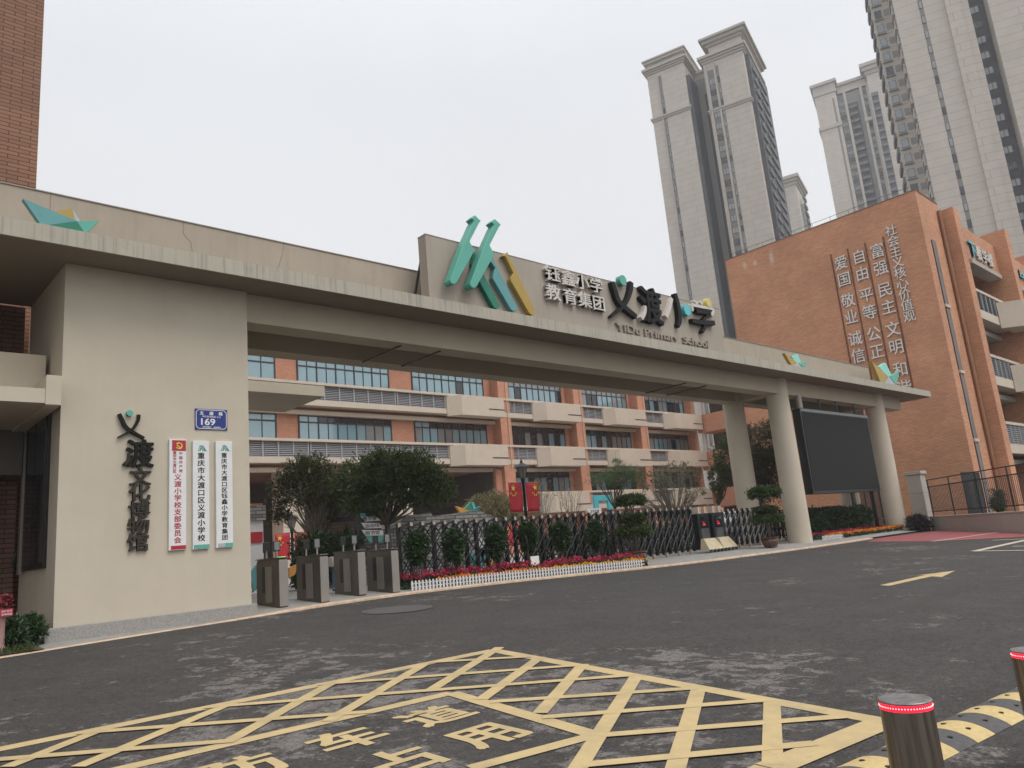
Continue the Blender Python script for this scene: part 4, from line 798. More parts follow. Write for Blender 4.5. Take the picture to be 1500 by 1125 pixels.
def louvre(parent, x0, x1, z0, z1, Y, panels, step=.125):
    m_ = MB(); p = (x1-x0)/panels
    for i in range(panels+1): x = x0+i*p; m_.box(x-.045, x+.045, Y-.07, Y, z0, z1)
    k = int((z1-z0)/step)
    for j in range(k):
        z = z0+(j+.5)*step; m_.add([(x0, Y-.05, z-.035), (x1, Y-.05, z-.035), (x1, Y+.02, z+.035), (x0, Y+.02, z+.035), (x0, Y-.05, z-.047), (x1, Y-.05, z-.047), (x1, Y+.02, z+.023), (x0, Y+.02, z+.023)], [(0, 1, 2, 3), (7, 6, 5, 4), (4, 5, 1, 0), (3, 2, 6, 7)])
    return m_.build('louvre', GREYMETAL, parent)
ty = G2(45, 26)
tb = thing('teaching_building', (44, 48, ty), 'long orange tiled teaching building with cream balconies and blue windows behind the gate', 'building')
INT = mat('dim_interior', (.085, .068, .06), .9, .2, 1.5)  # shade of undercroft and galleries put into a dark wall colour
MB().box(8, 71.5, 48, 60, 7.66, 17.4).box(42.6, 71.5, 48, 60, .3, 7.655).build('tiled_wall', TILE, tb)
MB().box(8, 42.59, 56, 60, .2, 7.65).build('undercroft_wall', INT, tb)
MB().box(7.5, 72, 46.6, 60.4, 17.402, 17.9).build('roof_edge', BALC, tb)
for x0, x1, m in ((23.1, 24.7, BALC), (31.6, 33.4, BALC), (41.9, 42.58, TILE)): box_obj('undercroft_column', m, tb, x0, x1, 47.3, 48.9, .3, 7.655)
box_obj('undercroft_wall', INT, tb, 41.7, 41.89, 47.6, 56, .3, 7.65)  # added dark panel, its colour standing in for shade on the tiled end
box_obj('undercroft_wall', TILE, tb, 10, 23.05, 50.2, 50.5, .3, 5.7)
for x in (42.62, 52.0, 61.55, 71.0): box_obj('brick_pier', TILE, tb, x, x+1.2 if x < 70 else 71.55, 46.95, 47.998, .3, 15.6)
# balcony lines
for lv, zt in enumerate((5.45, 9.45, 13.45)):
    x_lo = 43.9 if lv == 0 else 8
    MB().box(x_lo, 71.5, 46.92, 47.998, zt-1.42, zt-1.03).build('balcony_slab', BALC, tb)
    m_ = MB(); m_.box(x_lo, 71.5, 46.85, 47.2, zt+.04, zt+.22); m_.build('balcony_coping', BALC, tb)
    if lv: MB().box(x_lo, 42.55, 47.55, 47.99, zt-1.95, zt-1.66).box(43.9, 71.5, 47.55, 47.99, zt-1.95, zt-1.66).build('lintel', BALC, tb)
    MB().box(x_lo, 71.5, 47.15, 47.18, zt-1.03, zt+.04).build('balcony_back', mat('dark_panel', (.14, .14, .145), .8), tb)  # plain dark grey backing behind the louvres
    secs = [(44.0, 46.6), (51.95, 55.9), (61.5, 65.3)] if lv == 0 else [(14.2, 20.4), (20.6, 24.9), (25.1, 32.2), (32.4, 36.9), (42.35, 46.5), (51.85, 55.9), (61.45, 65.3)]
    for x0, x1 in secs: louvre(tb, x0, x1, zt-1.02, zt+.03, 47.08, max(3, round((x1-x0)/1.15)))
    for x0, x1 in ((37.8, 42.3), (47.3, 51.75), (56.7, 61.35), (66.3, 71.3)):
        if lv == 0 and x0 < 44: continue
        F = [(x0, 46.0), (x1, 46.0), (x1, 47.1), (x0-.85, 47.1), (x0-.85, 46.84)]
        MB().hexa([(x, y, zt-1.62) for x, y in F], [(x, y, zt-.02) for x, y in F]).build('balcony', BALC, tb)
        MB().box(x1-1.7, x1+.01, 45.975, 45.998, zt-1.06, zt-.98).build('balcony_groove', DARKMETAL, tb)
rk = random.Random(3)
for lv, (z0, z1, tr) in enumerate(((5.5, 7.55, 7.05), (9.72, 11.5, 11.02), (13.7, 15.55, 15.05))):
    for b, (x0, x1) in enumerate(((14.9, 23.1), (24.7, 32.35), (34.45, 41.85), (44.0, 51.4), (53.45, 61.05), (63.3, 70.95))):
        if lv == 0 and b < 3: continue
        def kinds(i, lv=lv, b=b):
            if lv == 2: return (0 if rk.random() < (.95 if b < 4 else .55) else rk.choice((1, 2)), 0 if b < 3 else 1)
            if lv == 1 and b < 3: return (0 if (b == 0 or (b == 1 and i < 2)) else rk.choice((0, 0, 1)), 0 if b == 0 else 2 if i > 1 else 0)
            return (rk.choice((1, 2, 1, 2, 0)), 2)
        window(tb, x0, x1, z0, z1, 47.93, 10 if b else 8, tr, kinds)
for x in (43.2, 52.6, 62.2): MB().tube([(x+.25, 46.88, 7.7), (x+.25, 46.88, 16)], .04, 8).build('drainpipe', BALC, tb)
# corridor wing running from the right end of the teaching building towards the street
cw = thing('corridor_wing', (75, 38, ty), 'orange corridor wing with open dark galleries joining teaching building behind round columns', 'building')
for zt in (5.4, 9.45, 13.5, 17.4): box_obj('parapet_band', TILE, cw, 71.6, 82, 27.2, 46.9, zt-1.95 if zt < 17 else zt-1.0, zt)
MB().box(74.5, 82, 27.2, 46.9, .3, 16.3).build('inner_wall', INT, cw)
for y in (46.4, 42.5, 38.0, 33.5, 29.0):
    for za, zb in ((.3, 3.45), (5.41, 7.49), (9.46, 11.54), (13.51, 16.39)): MB().box(71.75, 72.15, y-.2, y+.2, za, zb).build('column', WHITEP, cw)
# ------------------------------------------------------------------ brick building with the value slogans
XB = 47.0
bb = thing('brick_building', (XB+3, 14, G2(45, 16)), 'tall orange brick school block with vertical white slogans on its blank end wall', 'building')
MB().box(XB, 50.59, 13.71, 26.6, .2, 19.86).box(50.6, 78, 14.6, 26.6, .2, 18.2).build('brick_wall', BRICK, bb)
MB().box(50.6, 51.62, 12.9, 14.58, .2, 19.4).box(58.0, 59.0, 12.1, 14.58, .2, 19.3).box(66.0, 67.0, 12.1, 14.58, .2, 19.3).build('brick_pier', BRICK, bb)
MB().box(XB-.02, 50.62, 13.68, 26.62, 19.862, 19.92).build('roof_coping', mat('coping_brown', (.22, .12, .08), .7), bb)
m_ = MB()
for y in np.arange(14.2, 26.5, 1.2): m_.tube([(XB+.35, y, 19.92), (XB+.35, y, 20.32)], .012, 5)
m_.tube([(XB+.35, 14.1, 20.32), (XB+.35, 26.4, 20.32)], .014, 5); m_.build('roof_wire', DARKMETAL, bb)
for z0, z1 in ((.6, 4.85), (5.05, 8.8), (9.0, 12.75), (12.95, 16.95)):
    f = MB().box(47.98, 48.62, 13.66, 13.708, z0, z1).build('slit_window', FRAME, bb); m_ = MB(); m_.box(48.03, 48.57, 13.655, 13.659, z0+.05, z0+1.9, 0).box(48.03, 48.57, 13.655, 13.659, z0+1.96, z1-.05, 0); m_.build('pane', GLASSG, f)
for z in (4.95, 8.9, 12.85): box_obj('slit_ledge', BALC, bb, 47.95, 48.7, 13.6, 13.70, z-.09, z+.09)
MB().tube([(50.25, 13.58, .5), (50.25, 13.58, 19.3)], .11, 12).build('drainpipe', mat('brown_pipe', (.30, .14, .07), .45), bb, smooth=True, auto=True)
for bx0, bx1 in ((51.64, 57.98), (59.02, 65.98)):
    MB().box(bx0, bx1, 12.9, 14.58, 16.2, 18.35).build('brick_wall', BRICK, bb)
    MB().box(bx0, bx1-.3, 12.75, 13.6, 15.9, 16.18).build('window_hood', PALESTONE, bb)
    for lv, zt in enumerate((5.9, 10.0, 14.15)):
        window(bb, bx0+.25, bx1-.1, zt+.15, min(zt+1.75, 15.88), 14.45, 5, 0, lambda i: (rk.choice((2, 2, 1, 0)), 2))
        MB().box(bx0+.02, bx1-.02, 12.92, 14.4, zt-1.75, zt-1.2).build('balcony_slab', BALC, bb); MB().box(bx0+.02, bx1-.02, 12.9, 13.2, zt-.02, zt+.15).build('balcony_coping', BALC, bb)
        MB().box(bx0+.02, bx1-.02, 13.05, 13.09, zt-1.2, zt-.02).build('balcony_back', MATS['dark_panel'], bb)
        louvre(bb, bx0+.1, bx0+3.6, zt-1.19, zt-.03, 13.0, 4)
        F = [(bx0+4.6, 11.6), (bx1+1.0, 11.6), (bx1+1.0, 12.08), (bx1-.01, 12.88), (bx0+3.65, 12.88)]
        MB().hexa([(x, y, zt-1.95) for x, y in F], [(x, y, zt-.25) for x, y in F]).build('balcony', BALC, bb)
        MB().box(bx0+.02, bx1-.02, 13.6, 14.4, zt-2.3, zt-2.0).build('lintel', PALESTONE, bb)
        MB().box(bx0, bx1, 14.55, 14.599, zt-3, zt+2).build('recess_wall', INT, bb)
# vertical slogans: four columns of raised characters with brown fillets between
sl = thing('slogan_lettering', (46.9, 17, 9), 'four vertical columns of raised white slogan characters on orange brick end wall', 'lettering')
FX = planeX(XB-.002); SLOGAN = mat('slogan_letter', (.74, .71, .67), .5, .08, 8)
def column_txt(s, top, bot, em, wid):
    n = len(s)
    for i, ch in enumerate(s):
        if ch == ' ': continue
        t_ = i/(n-1); m_ = MB(); put(m_, ch, FX, -(top[0]+(bot[0]-top[0])*t_), top[1]+(bot[1]-top[1])*t_, wid, em, .02, .075, .006); m_.build('character', SLOGAN, sl)
column_txt('社会主义核心价值观', (15.42, 17.95), (15.36, 12.55), .72, .70)
def pairs(s, yv, z0, dz, gap):
    z = z0
    for i, ch in enumerate(s):
        m_ = MB(); put(m_, ch, FX, -yv, z, .88, .95, .02, .075, .006); m_.build('character', SLOGAN, sl); z -= dz if i % 2 == 0 else dz+gap
pairs('富强民主文明和谐', 16.40, 17.0, 1.10, .28); pairs('自由平等公正法治', 17.52, 17.0, 1.10, .28); pairs('爱国敬业诚信友善', 18.66, 17.0, 1.10, .28)
for y, z1 in ((15.95, 17.75), (17.05, 17.75), (18.14, 17.75), (19.22, 17.75)): box_obj('fillet', mat('brown_fillet', (.16, .055, .03), .6), sl, XB-.05, XB-.002, y-.035, y+.035, 7.6, z1)
bl = thing('block_lettering', (54, 12.9, 16.9), 'small teal and white raised lettering at top of brick bay, right of drainpipe', 'lettering'); FY = planeY(12.898)
m_ = MB(); put(m_, '下', FY, 52.35, 16.92, 1.15, 1.15, .03, .15, .03); m_.build('character', AQUA, bl)
for ch, x in (('教', 53.6), ('学', 54.75), ('楼', 55.9)): m_ = MB(); put(m_, ch, FY, x, 16.90, 1.12, .98, .03, .14, .03); m_.build('character', LETTER, bl)
bl2 = thing('block_lettering', (63, 12.9, 17.2), 'teal raised lettering at top of second brick bay, cut by right picture edge', 'lettering')
m_ = MB(); put(m_, 'Exc', FY, 63.7, 17.25, 1.9, .55, .03, .14, .03, fit=True); m_.build('character', AQUA, bl2)
# white efflorescence stains below the coping: thin mineral crust
# ------------------------------------------------------------------ museum building on the left
mu = thing('museum_building', (-4, 18.6, .6), 'dark brown brick building at left edge, entrance under cream slab', 'building')
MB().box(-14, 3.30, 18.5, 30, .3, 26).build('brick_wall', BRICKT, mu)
box_obj('brick_infill', brick('shaded_brick', (.17, .095, .07), (.06, .035, .028), .42, .095, .12, .011), mu, -14, 3.12, 18.0, 18.498, .3, 7.25)  # tower brick in a darker copy, canopy shade put into its colour
MB().box(-9, 3.12, 14.62, 17.98, 4.53, 4.78).build('entrance_slab', CREAM, mu); MB().box(2.88, 3.12, 14.6, 17.98, 4.50, 5.02).build('slab_upstand', CREAM, mu, bevel=.01)
MB().box(-9, 3.12, 15.9, 16.08, 4.782, 5.70).build('entrance_parapet', CREAM, mu)
MB().box(-9, 3.08, 17.4, 17.98, 3.65, 4.528).build('lintel', mat('grey_lintel', (.17, .155, .145), .8), mu)
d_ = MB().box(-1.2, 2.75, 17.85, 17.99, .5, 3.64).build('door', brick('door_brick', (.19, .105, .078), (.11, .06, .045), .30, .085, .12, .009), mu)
m_ = MB(); dq = onY(27, 822, 17.8); m_.tube([(float(dq[0])+.0+.10*math.cos(a), 17.75, float(dq[2])+.16*math.sin(a)) for a in np.linspace(0, 2*math.pi, 21)], .025, 8, cap=False); m_.build('handle', BLACK, d_)
# ------------------------------------------------------------------ residential towers
TPANEL = brick('tower_panel', (.56, .505, .445), (.40, .36, .315), 7.0, 1.5, .012, .05, .8, flat=.5)  # pale panel facing with thin joints
TGREY = mat('tower_grey', (.30, .295, .29), .8, .08, .05); TDARK = mat('tower_recess', (.075, .08, .09), .7, .3, .3); TTRIM = mat('tower_trim', (.47, .43, .385), .8, .05, .05); TRAIL = mat('tower_rail', (.17, .17, .17), .8, .1, .3); TSPAN = mat('tower_spandrel', (.23, .21, .195), .8, .08, .2)
def tower(name, P0, ang, label):
    t = thing(name, (float(P0[0]), float(P0[1]), 0), label, 'apartment tower', 'residential towers beyond the school'); a = math.radians(ang); u = np.array([math.sin(a), -math.cos(a)]); v = np.array([math.cos(a), math.sin(a)])
    def W(uu, vv, z): q = np.array(P0[:2])+u*uu+v*vv; return (float(q[0]), float(q[1]), z)
    def bx(mb, u0, u1, v0, v1, z0, z1, mi=None): return mb.hexa([W(u0, v1, z0), W(u1, v1, z0), W(u1, v0, z0), W(u0, v0, z0)][::-1], [W(u0, v1, z1), W(u1, v1, z1), W(u1, v0, z1), W(u0, v0, z1)][::-1], mi)
    return t, bx
def windows(t, bx, u0, u1, v, zs, h, rec=.0, m=None):
    for z in zs:
        m_ = MB(); w_ = u1-u0; bx(m_, u0, u1, v-.06, v-.004, z, z+h, 0); k = 2 if w_ > 1.2 else 1
        for i in range(k): bx(m_, u0+w_*i/k+.06, u0+w_*(i+1)/k-.06, v-.075, v-.061, z+.08, z+h-.08, 1)
        m_.build('window', [FRAME, random.choice((GLASSG, GLASSG, GLASSD))], t)
def cornice(t, bx, u0, u1, v0, v1, z, prof):
    m_ = MB(); zz = z
    for o_, h in prof: bx(m_, u0-o_, u1+o_, v0-o_, v1+o_, zz+.002, zz+h); zz += h
    return m_.build('cornice', TTRIM, t)
ZT = list(np.arange(44.2, 110, 3.02))
# nearest full tower
P1 = np.array([156.78, 85.45]); t, bx = tower('residential_tower', P1, 16.5, 'grey high-rise tower left of others, seen whole to its stepped cornice')
m_ = MB(); bx(m_, -15.6, -5.8, 0, 14, 0, 116.6); bx(m_, -1.2, 8.6, 0, 20, 0, 113.6); bx(m_, -14.9, -5.9, .6, 13.5, 116.6, 119); bx(m_, .6, 8.6, .6, 20, 113.6, 118.0); m_.build('tower_wall', TPANEL, t)
m_ = MB(); bx(m_, -5.79, -1.21, 7, 18, 0, 114.6); m_.build('recess_wall', TGREY, t)
m_ = MB(); bx(m_, -5.79, -4.9, .4, 6.99, 0, 113); m_.build('balcony_stack', TDARK, t)
m_ = MB(); bx(m_, -3.4, -1.9, 6.9, 6.995, 20, 110); m_.build('recess_window_strip', TDARK, t)
m_ = MB(); bx(m_, 8.605, 9.6, 2.0, 19, 0, 113.4); bx(m_, 8.605, 9.2, 20.01, 25, 0, 116); m_.build('balcony_stack', TDARK, t)
m_ = MB()
for z in np.arange(40, 112, 3.02):
    for a_, b_, dz in ((3.0, 7.5, 0), (10, 18, .4)): m_ = MB(); bx(m_, 9.601, 10.0, a_, b_, z+dz, z+dz+.9); m_.build('balcony_rail', TRAIL, t)
cornice(t, bx, -15.6, -5.8, 0, 14, 116.6, [(.3, .5), (.6, .5), (1.0, .6)]); cornice(t, bx, -14.9, -6.2, .6, 13.5, 119, [(.4, .6), (1.1, .7), (1.4, .4)])
cornice(t, bx, -1.2, 8.6, 0, 20, 113.6, [(.3, .6), (.6, .6), (1.0, .7)]); cornice(t, bx, .6, 8.6, .6, 20, 118.0, [(.5, .7), (1.2, .8), (1.8, .6)]); cornice(t, bx, -5.7, .5, 8, 17, 114.6, [(.0, 2.2), (.4, .7)])
m_ = MB()
for a, b, vv, zz in ((-15.6, -5.8, 14, 103.4), (-1.2, 8.6, 20, 100.0)): bx(m_, a-.25, b+.25, -.25, vv, zz, zz+.5); bx(m_, a-.45, b+.45, -.45, vv, zz+.5, zz+.95)
m_.build('belt_course', TTRIM, t)
m_ = MB(); bx(m_, -12.7, -11.9, -.003, .0, 20, 115.4); bx(m_, 1.75, 2.45, -.003, 0, 20, 112.2); bx(m_, -.3, 1.25, -.003, 0, 20, 111.6); m_.build('spandrel_strip', TSPAN, t)
m_ = MB(); bx(m_, -13.0, -12.7, -.3, -.004, 20, 115.5); bx(m_, 1.27, 1.7, -.45, -.004, 20, 113); bx(m_, -.75, -.32, -.45, -.004, 20, 113); m_.build('pilaster', TTRIM, t)
windows(t, bx, -12.55, -12.0, 0, ZT[:23], 1.5); windows(t, bx, 1.85, 2.4, 0, ZT[:22], 1.5); windows(t, bx, -.2, 1.2, 0, ZT[:22], 1.6)
# the one behind it, mostly hidden
t, bx = tower('residential_tower', np.array([252., 118.]), 16.5, 'distant tower corner showing just right of stepped-cornice tower')
def bnd(x, y): r = ray(x, y); return r
m_ = MB(); bx(m_, -5, 6.6, 0, 16, 0, 119); m_.build('tower_wall', TPANEL, t); m_ = MB(); bx(m_, 6.61, 7.6, 3, 15, 0, 112); m_.build('balcony_stack', TGREY, t); cornice(t, bx, -5, 6.6, 0, 16, 119, [(.4, 1.2), (1.0, 1.0), (1.6, 1.2)])
m_ = MB()
for z in np.arange(60, 116, 3.02): m_ = MB(); bx(m_, 7.61, 8.3, 4, 9, z, z+1.4); m_.build('balcony_rail', TRAIL, t)
# middle distance tower
P2 = np.array([290.7, 104.2]); t, bx = tower('residential_tower', P2, 18.5, 'hazy tower half hidden between others, with stacked balconies down its middle')
m_ = MB(); bx(m_, -9.2, -1.2, 0, 18, 0, 166.5); bx(m_, 10.4, 17.6, -1.5, 18, 0, 168); bx(m_, -9.0, 10.4, 3, 18, 166.5, 169.5); m_.build('tower_wall', TPANEL, t)
m_ = MB(); bx(m_, -1.19, 10.39, 3.5, 17, 0, 166); m_.build('recess_wall', TGREY, t)
m_ = MB(); bx(m_, 1.7, 5.7, 3.2, 3.49, 0, 161); bx(m_, 10.9, 13.2, -1.6, -1.502, 0, 160); m_.build('balcony_recess', TDARK, t)
m_ = MB()
for a in (-2.2, 1.2, 7.2, 9.6): bx(m_, a, a+.9, .2, 3.48, 0, 166)
m_.build('pilaster', TTRIM, t)
m_ = MB()
for z in np.arange(85, 161, 3.05):
    m_ = MB(); bx(m_, 2.1, 5.2, 1.6, 3.19, z, z+1.1); m_.build('balcony_rail', TRAIL, t); m_ = MB(); bx(m_, 11.0, 13.0, -2.4, -1.61, z, z+1.0); m_.build('balcony_rail', TRAIL, t)
for a, b in ((-1.2, .5+.6), (8.1, 9.6)): windows(t, bx, a+.1, b, 3.5, np.arange(88, 164, 3.05), 1.7)
m_ = MB(); bx(m_, -2.9, -2.2, -.003, 0, 40, 164); m_.build('spandrel_strip', TSPAN, t)
cornice(t, bx, -9.2, -1.2, 0, 18, 166.5, [(.4, .8), (.2, 3.2), (1.0, 1.2)]); cornice(t, bx, -.2, 10.4, 2.8, 18, 169.5, [(.6, 1.2)]); cornice(t, bx, 10.4, 17.6, -1.5, 18, 168, [(.4, 1.5), (1.2, 1.6), (1.8, 1.4)])
m_ = MB(); bx(m_, -9.7, -.9, -.5, 18, 151.5, 153); bx(m_, 7, 10.5, -.2, 3.4, 150, 151.4); m_.build('belt_course', TTRIM, t)
# near right tower, running out of the frame
P3 = np.array([140.09, 34.4]); t, bx = tower('residential_tower', P3, 22, 'nearest huge pale tower running out of upper right corner')
m_ = MB(); bx(m_, -3.5, 4.2, 0, 16, 0, 112); bx(m_, 4.2, 6.5, -.45, 16, 0, 112); bx(m_, 6.5, 7.6, -.2, 16, 0, 112); bx(m_, 10.2, 21, -1.0, 16, 0, 112); m_.build('tower_wall', TPANEL, t)
m_ = MB(); bx(m_, 7.61, 10.19, 2.0, 16, 0, 112); m_.build('recess_wall', TDARK, t)
m_ = MB(); bx(m_, .25, .95, -.003, 0, 20, 111); m_.build('spandrel_strip', TSPAN, t)
windows(t, bx, .3, .9, 0, np.arange(43.5, 96, 3.0), 1.5); windows(t, bx, 8.0, 9.3, 2.0, np.arange(40.5, 96, 3.0), 1.35)
cornice(t, bx, -3.5, 21, -1, 16, 112, [(.6, 1.5), (1.4, 1.5)])
# its left flank: window and balcony bands facing the camera's left
def flank(mb, v0, v1, z0, z1, d, mi=None): return bx(mb, -3.5-d, -3.502, v0, v1, z0, z1, mi)
m_ = MB()
for z in np.arange(42, 100, 3.0): m_ = MB(); flank(m_, .9, 2.6, z, z+1.8, .02, 0); flank(m_, .7, 2.8, z-.45, z-.15, .45, 1); m_.build('flank_window', [GLASSG, TTRIM], t); m_ = MB(); flank(m_, 4.2, 6.4, z-.2, z+1.9, .02); m_.build('flank_opening', TDARK, t)
m_ = MB(); bx(m_, -6.5, -3.51, 7, 13, 0, 108); m_.build('flank_bay', TPANEL, t); windows(t, bx, -6.1, -4.9, 7, np.arange(45.5, 104, 3.0), 1.7)
m_ = MB()
for z in np.arange(45.5, 104, 3.0): m_ = MB(); bx(m_, -6.3, -4.7, 6.6, 6.99, z-.45, z-.2); bx(m_, -4.5, -3.6, 6.9, 6.99, z+.2, z+1.5); m_.build('flank_ledge', TGREY, t)

m_ = MB()
for z in np.arange(42, 106, 3.0): m_ = MB(); bx(m_, -6.9, -6.51, 7.6, 12.4, z, z+1.2); m_.build('balcony_rail', TRAIL, t)
# ================================================================== THE SCHOOL YARD
def at(px, py, d): q = CAM+ray(px, py)*d; return q
yz = G2(20, 22)
def flag(parent_loc, side, w_, h, F, label, zt):
    t = thing('flag_banner', (parent_loc[0]+side*(w_/2+.10), parent_loc[1], zt-h), label, 'flag', 'national flags hanging from the yard lamps')
    x0 = parent_loc[0]+side*.10; x1 = x0+side*w_; xa, xb = min(x0, x1), max(x0, x1); n = 8; m_ = MB(); Y = parent_loc[1]
    vs = [(xa+(xb-xa)*i/n, Y+.02*math.sin(i*1.1+j*.7)*j/n, zt-h*j/n) for j in range(n+1) for i in range(n+1)]
    m_.add(vs, [(j*(n+1)+i, (j+1)*(n+1)+i, (j+1)*(n+1)+i+1, j*(n+1)+i+1) for j in range(n) for i in range(n)]); fo = m_.build('cloth', RED, t, smooth=True)
    so_ = fo.modifiers.new('thickness', 'SOLIDIFY'); so_.thickness = .006; so_.offset = 0
    fn = planeY(Y-.03); s_ = MB(); cx = (xa+.30*w_ if side < 0 else xb-.30*w_); star(s_, (cx, zt-.18*h), .20*w_, fn, 0, .004, rot=90+10*side); s_.build('star', STAR, t)
    for k, (dx, dz) in enumerate(((-.20, .36), (-.07, .43), (.08, .43), (.20, .355))): s_ = MB(); star(s_, (cx+dx*w_, zt-dz*h), .075*w_, fn, 0, .004, rot=70+25*k); s_.build('star', STAR, t)
    MB().tube([(x0, Y, zt+.01), (x1, Y, zt+.01)], .012, 6).build('rod', STEELL, t); MB().tube([(x0, Y, zt-h-.005), (x1, Y, zt-h-.005)], .008, 6).build('rod', STEELL, t)
    return t
def lamp(x, y, ztop, label, fl, w_=.52, h=1.03, lant=True):
    z = G2(x, y); t = thing('street_lamp', (x, y, z), label, 'street lamp', 'black lamp posts in the school yard')
    MB().lathe((x, y, z), [(.14, 0), (.13, .1), (.08, .25), (.06, .5), (.055, ztop-z-.75), (.08, ztop-z-.70), (.08, ztop-z-.6)], 16).build('post', BLACK, t, smooth=True, auto=True)
    m_ = MB(); m_.lathe((x, y, ztop), [(.085, -.62), (.10, -.6), (.20, -.25), (.21, -.22)], 6); m_.build('lantern', mat('lantern_glass', (.20, .19, .17), .15, .2, 6, spec=.7), t)
    m_ = MB(); m_.lathe((x, y, ztop), [(.31, -.22), (.27, -.17), (.10, -.08), (.045, -.04), (.05, 0), (.02, .06), (.005, .12)], 20); m_.build('hood', BLACK, t, smooth=True, auto=True)
    m_ = MB()
    for k in range(6): a = math.pi*k/3; m_.tube([(x+.10*math.cos(a), y+.10*math.sin(a), ztop-.60), (x+.212*math.cos(a), y+.212*math.sin(a), ztop-.22)], .010, 4)
    m_.build('lantern_bars', BLACK, t)
    zt = fl
    for z_ in (zt+.01, zt-h-.005): MB().tube([(x-.12, y, z_), (x+.12, y, z_)], .018, 6).build('banner_arm', BLACK, t)
    return t
Lp = [((763.5, 676), 28, 'nearest black street lamp with lantern, rising above folding gate', ('national flag on left arm of nearest black street lamp above gate', 'national flag on right arm of nearest black street lamp above gate'), .55, 1.05, 700-0),
      ((752, 748), 40, 'small far street lamp seen through folding gate below nearest lamp', ('national flag on left arm of far lamp seen through folding gate', 'national flag on right arm of far lamp seen through folding gate'), .50, 1.0, 0),
      ((519, 772), 38, 'street lamp behind third turnstile under dense tree', ('national flag on left arm of lamp behind third turnstile', 'national flag on right arm of lamp behind third turnstile'), .50, 1.0, 0),
      ((427, 752), 31, 'street lamp behind first turnstile under olive tree', ('national flag on left arm of lamp behind first turnstile', 'national flag on right arm of lamp behind first turnstile'), .55, 1.05, 0)]
for (px_, py_), d, lb, fl, w_, h, _ in Lp:
    q = at(px_, py_, d); zt = float(q[2])-.78; lamp(float(q[0]), float(q[1]), float(q[2]), lb, zt)
    if d == 38 or d == 40 or d == 31: pass
    flag((float(q[0]), float(q[1])), -1, w_*1.16, h, None, fl[0], zt); flag((float(q[0]), float(q[1])), 1, w_*1.16, h, None, fl[1], zt)
# stone garden wall with a boat sculpture
sw = thing('garden_wall', (16, 21, yz), 'curved grey stacked-stone garden wall behind folding gate', 'wall'); m_ = MB(); tops = [(12.2, 2.2), (14.2, 2.35), (14.6, 2.72), (15.55, 2.78), (15.62, 2.66), (16.6, 2.70), (17.7, 2.80), (18.5, 2.6), (19.2, 2.2)]
for (xa, za), (xb, zb_) in zip(tops[:-1], tops[1:]):
    ya, yb = 21+.05*(xa-16)**2, 21+.05*(xb-16)**2
    m_.hexa([(xa, ya, .4), (xb, yb, .4), (xb, yb+.5, .4), (xa, ya+.5, .4)], [(xa, ya, za), (xb, yb, zb_), (xb, yb+.5, zb_), (xa, ya+.5, za)])
m_.build('stone_courses', STONEWALL, sw)
bs = thing('boat_sculpture', (18, 22.6, 2.2), 'orange and green folded-boat sculpture rising behind stacked-stone garden wall', 'sculpture'); zz = lambda x, y: (590+x/8.033, 720+y/8.033)
def plate(nm, pts, m, Y, dep, par):
    q = [onY(x, y, Y) for x, y in pts]; MB().prism([(float(p[0]), float(p[2])) for p in q], planeY(Y), -dep, 0).build(nm, m, par)
plate('orange_bow', [zz(630, 168), zz(720, 200), zz(805, 240), zz(770, 330), zz(690, 260)], ORANGEP, 22.7, .12, bs); plate('green_sail', [zz(805, 125), zz(850, 205), zz(800, 245), zz(730, 200)], mat('leaf_green_panel', (.06, .26, .15), .45), 22.75, .12, bs); plate('pale_edge', [zz(808, 125), zz(835, 125), zz(860, 195), zz(835, 215)], AQUA, 22.72, .1, bs); plate('teal_stern', [zz(915, 170), zz(895, 290), zz(790, 345), zz(790, 235), zz(850, 205)], mat('deep_teal', (.03, .17, .18), .45), 22.68, .12, bs)
b5 = thing('boat_sculpture', (17.5, 19.6, yz), 'low teal, green and orange folded-boat sculpture seen through folding gate bars', 'sculpture')
for nm, pts, m in (('teal_panel', [(688, 815), (712, 798), (705, 840)], TEALB), ('green_panel', [(700, 800), (722, 812), (708, 828)], TEAL), ('orange_panel', [(705, 822), (730, 815), (722, 835)], ORANGEP), ('white_panel', [(696, 800), (704, 786), (716, 806)], WHITEP)): plate(nm, pts, m, 19.6, .1, b5)
b6 = thing('boat_sculpture', (9.2, 20, yz), 'teal folded-boat sculpture with orange tip between broad pillar and first turnstile', 'sculpture')
for nm, pts, m, Y in (('teal_panel', [(366, 842), (376, 828), (382, 850), (372, 866)], TEALB, 19.5), ('green_panel', [(370, 868), (383, 846), (384, 856)], TEALD, 19.52), ('orange_panel', [(424, 832), (437, 826), (432, 842), (424, 846)], ORANGEP, 19.54)): plate(nm, pts, m, Y, .1, b6)
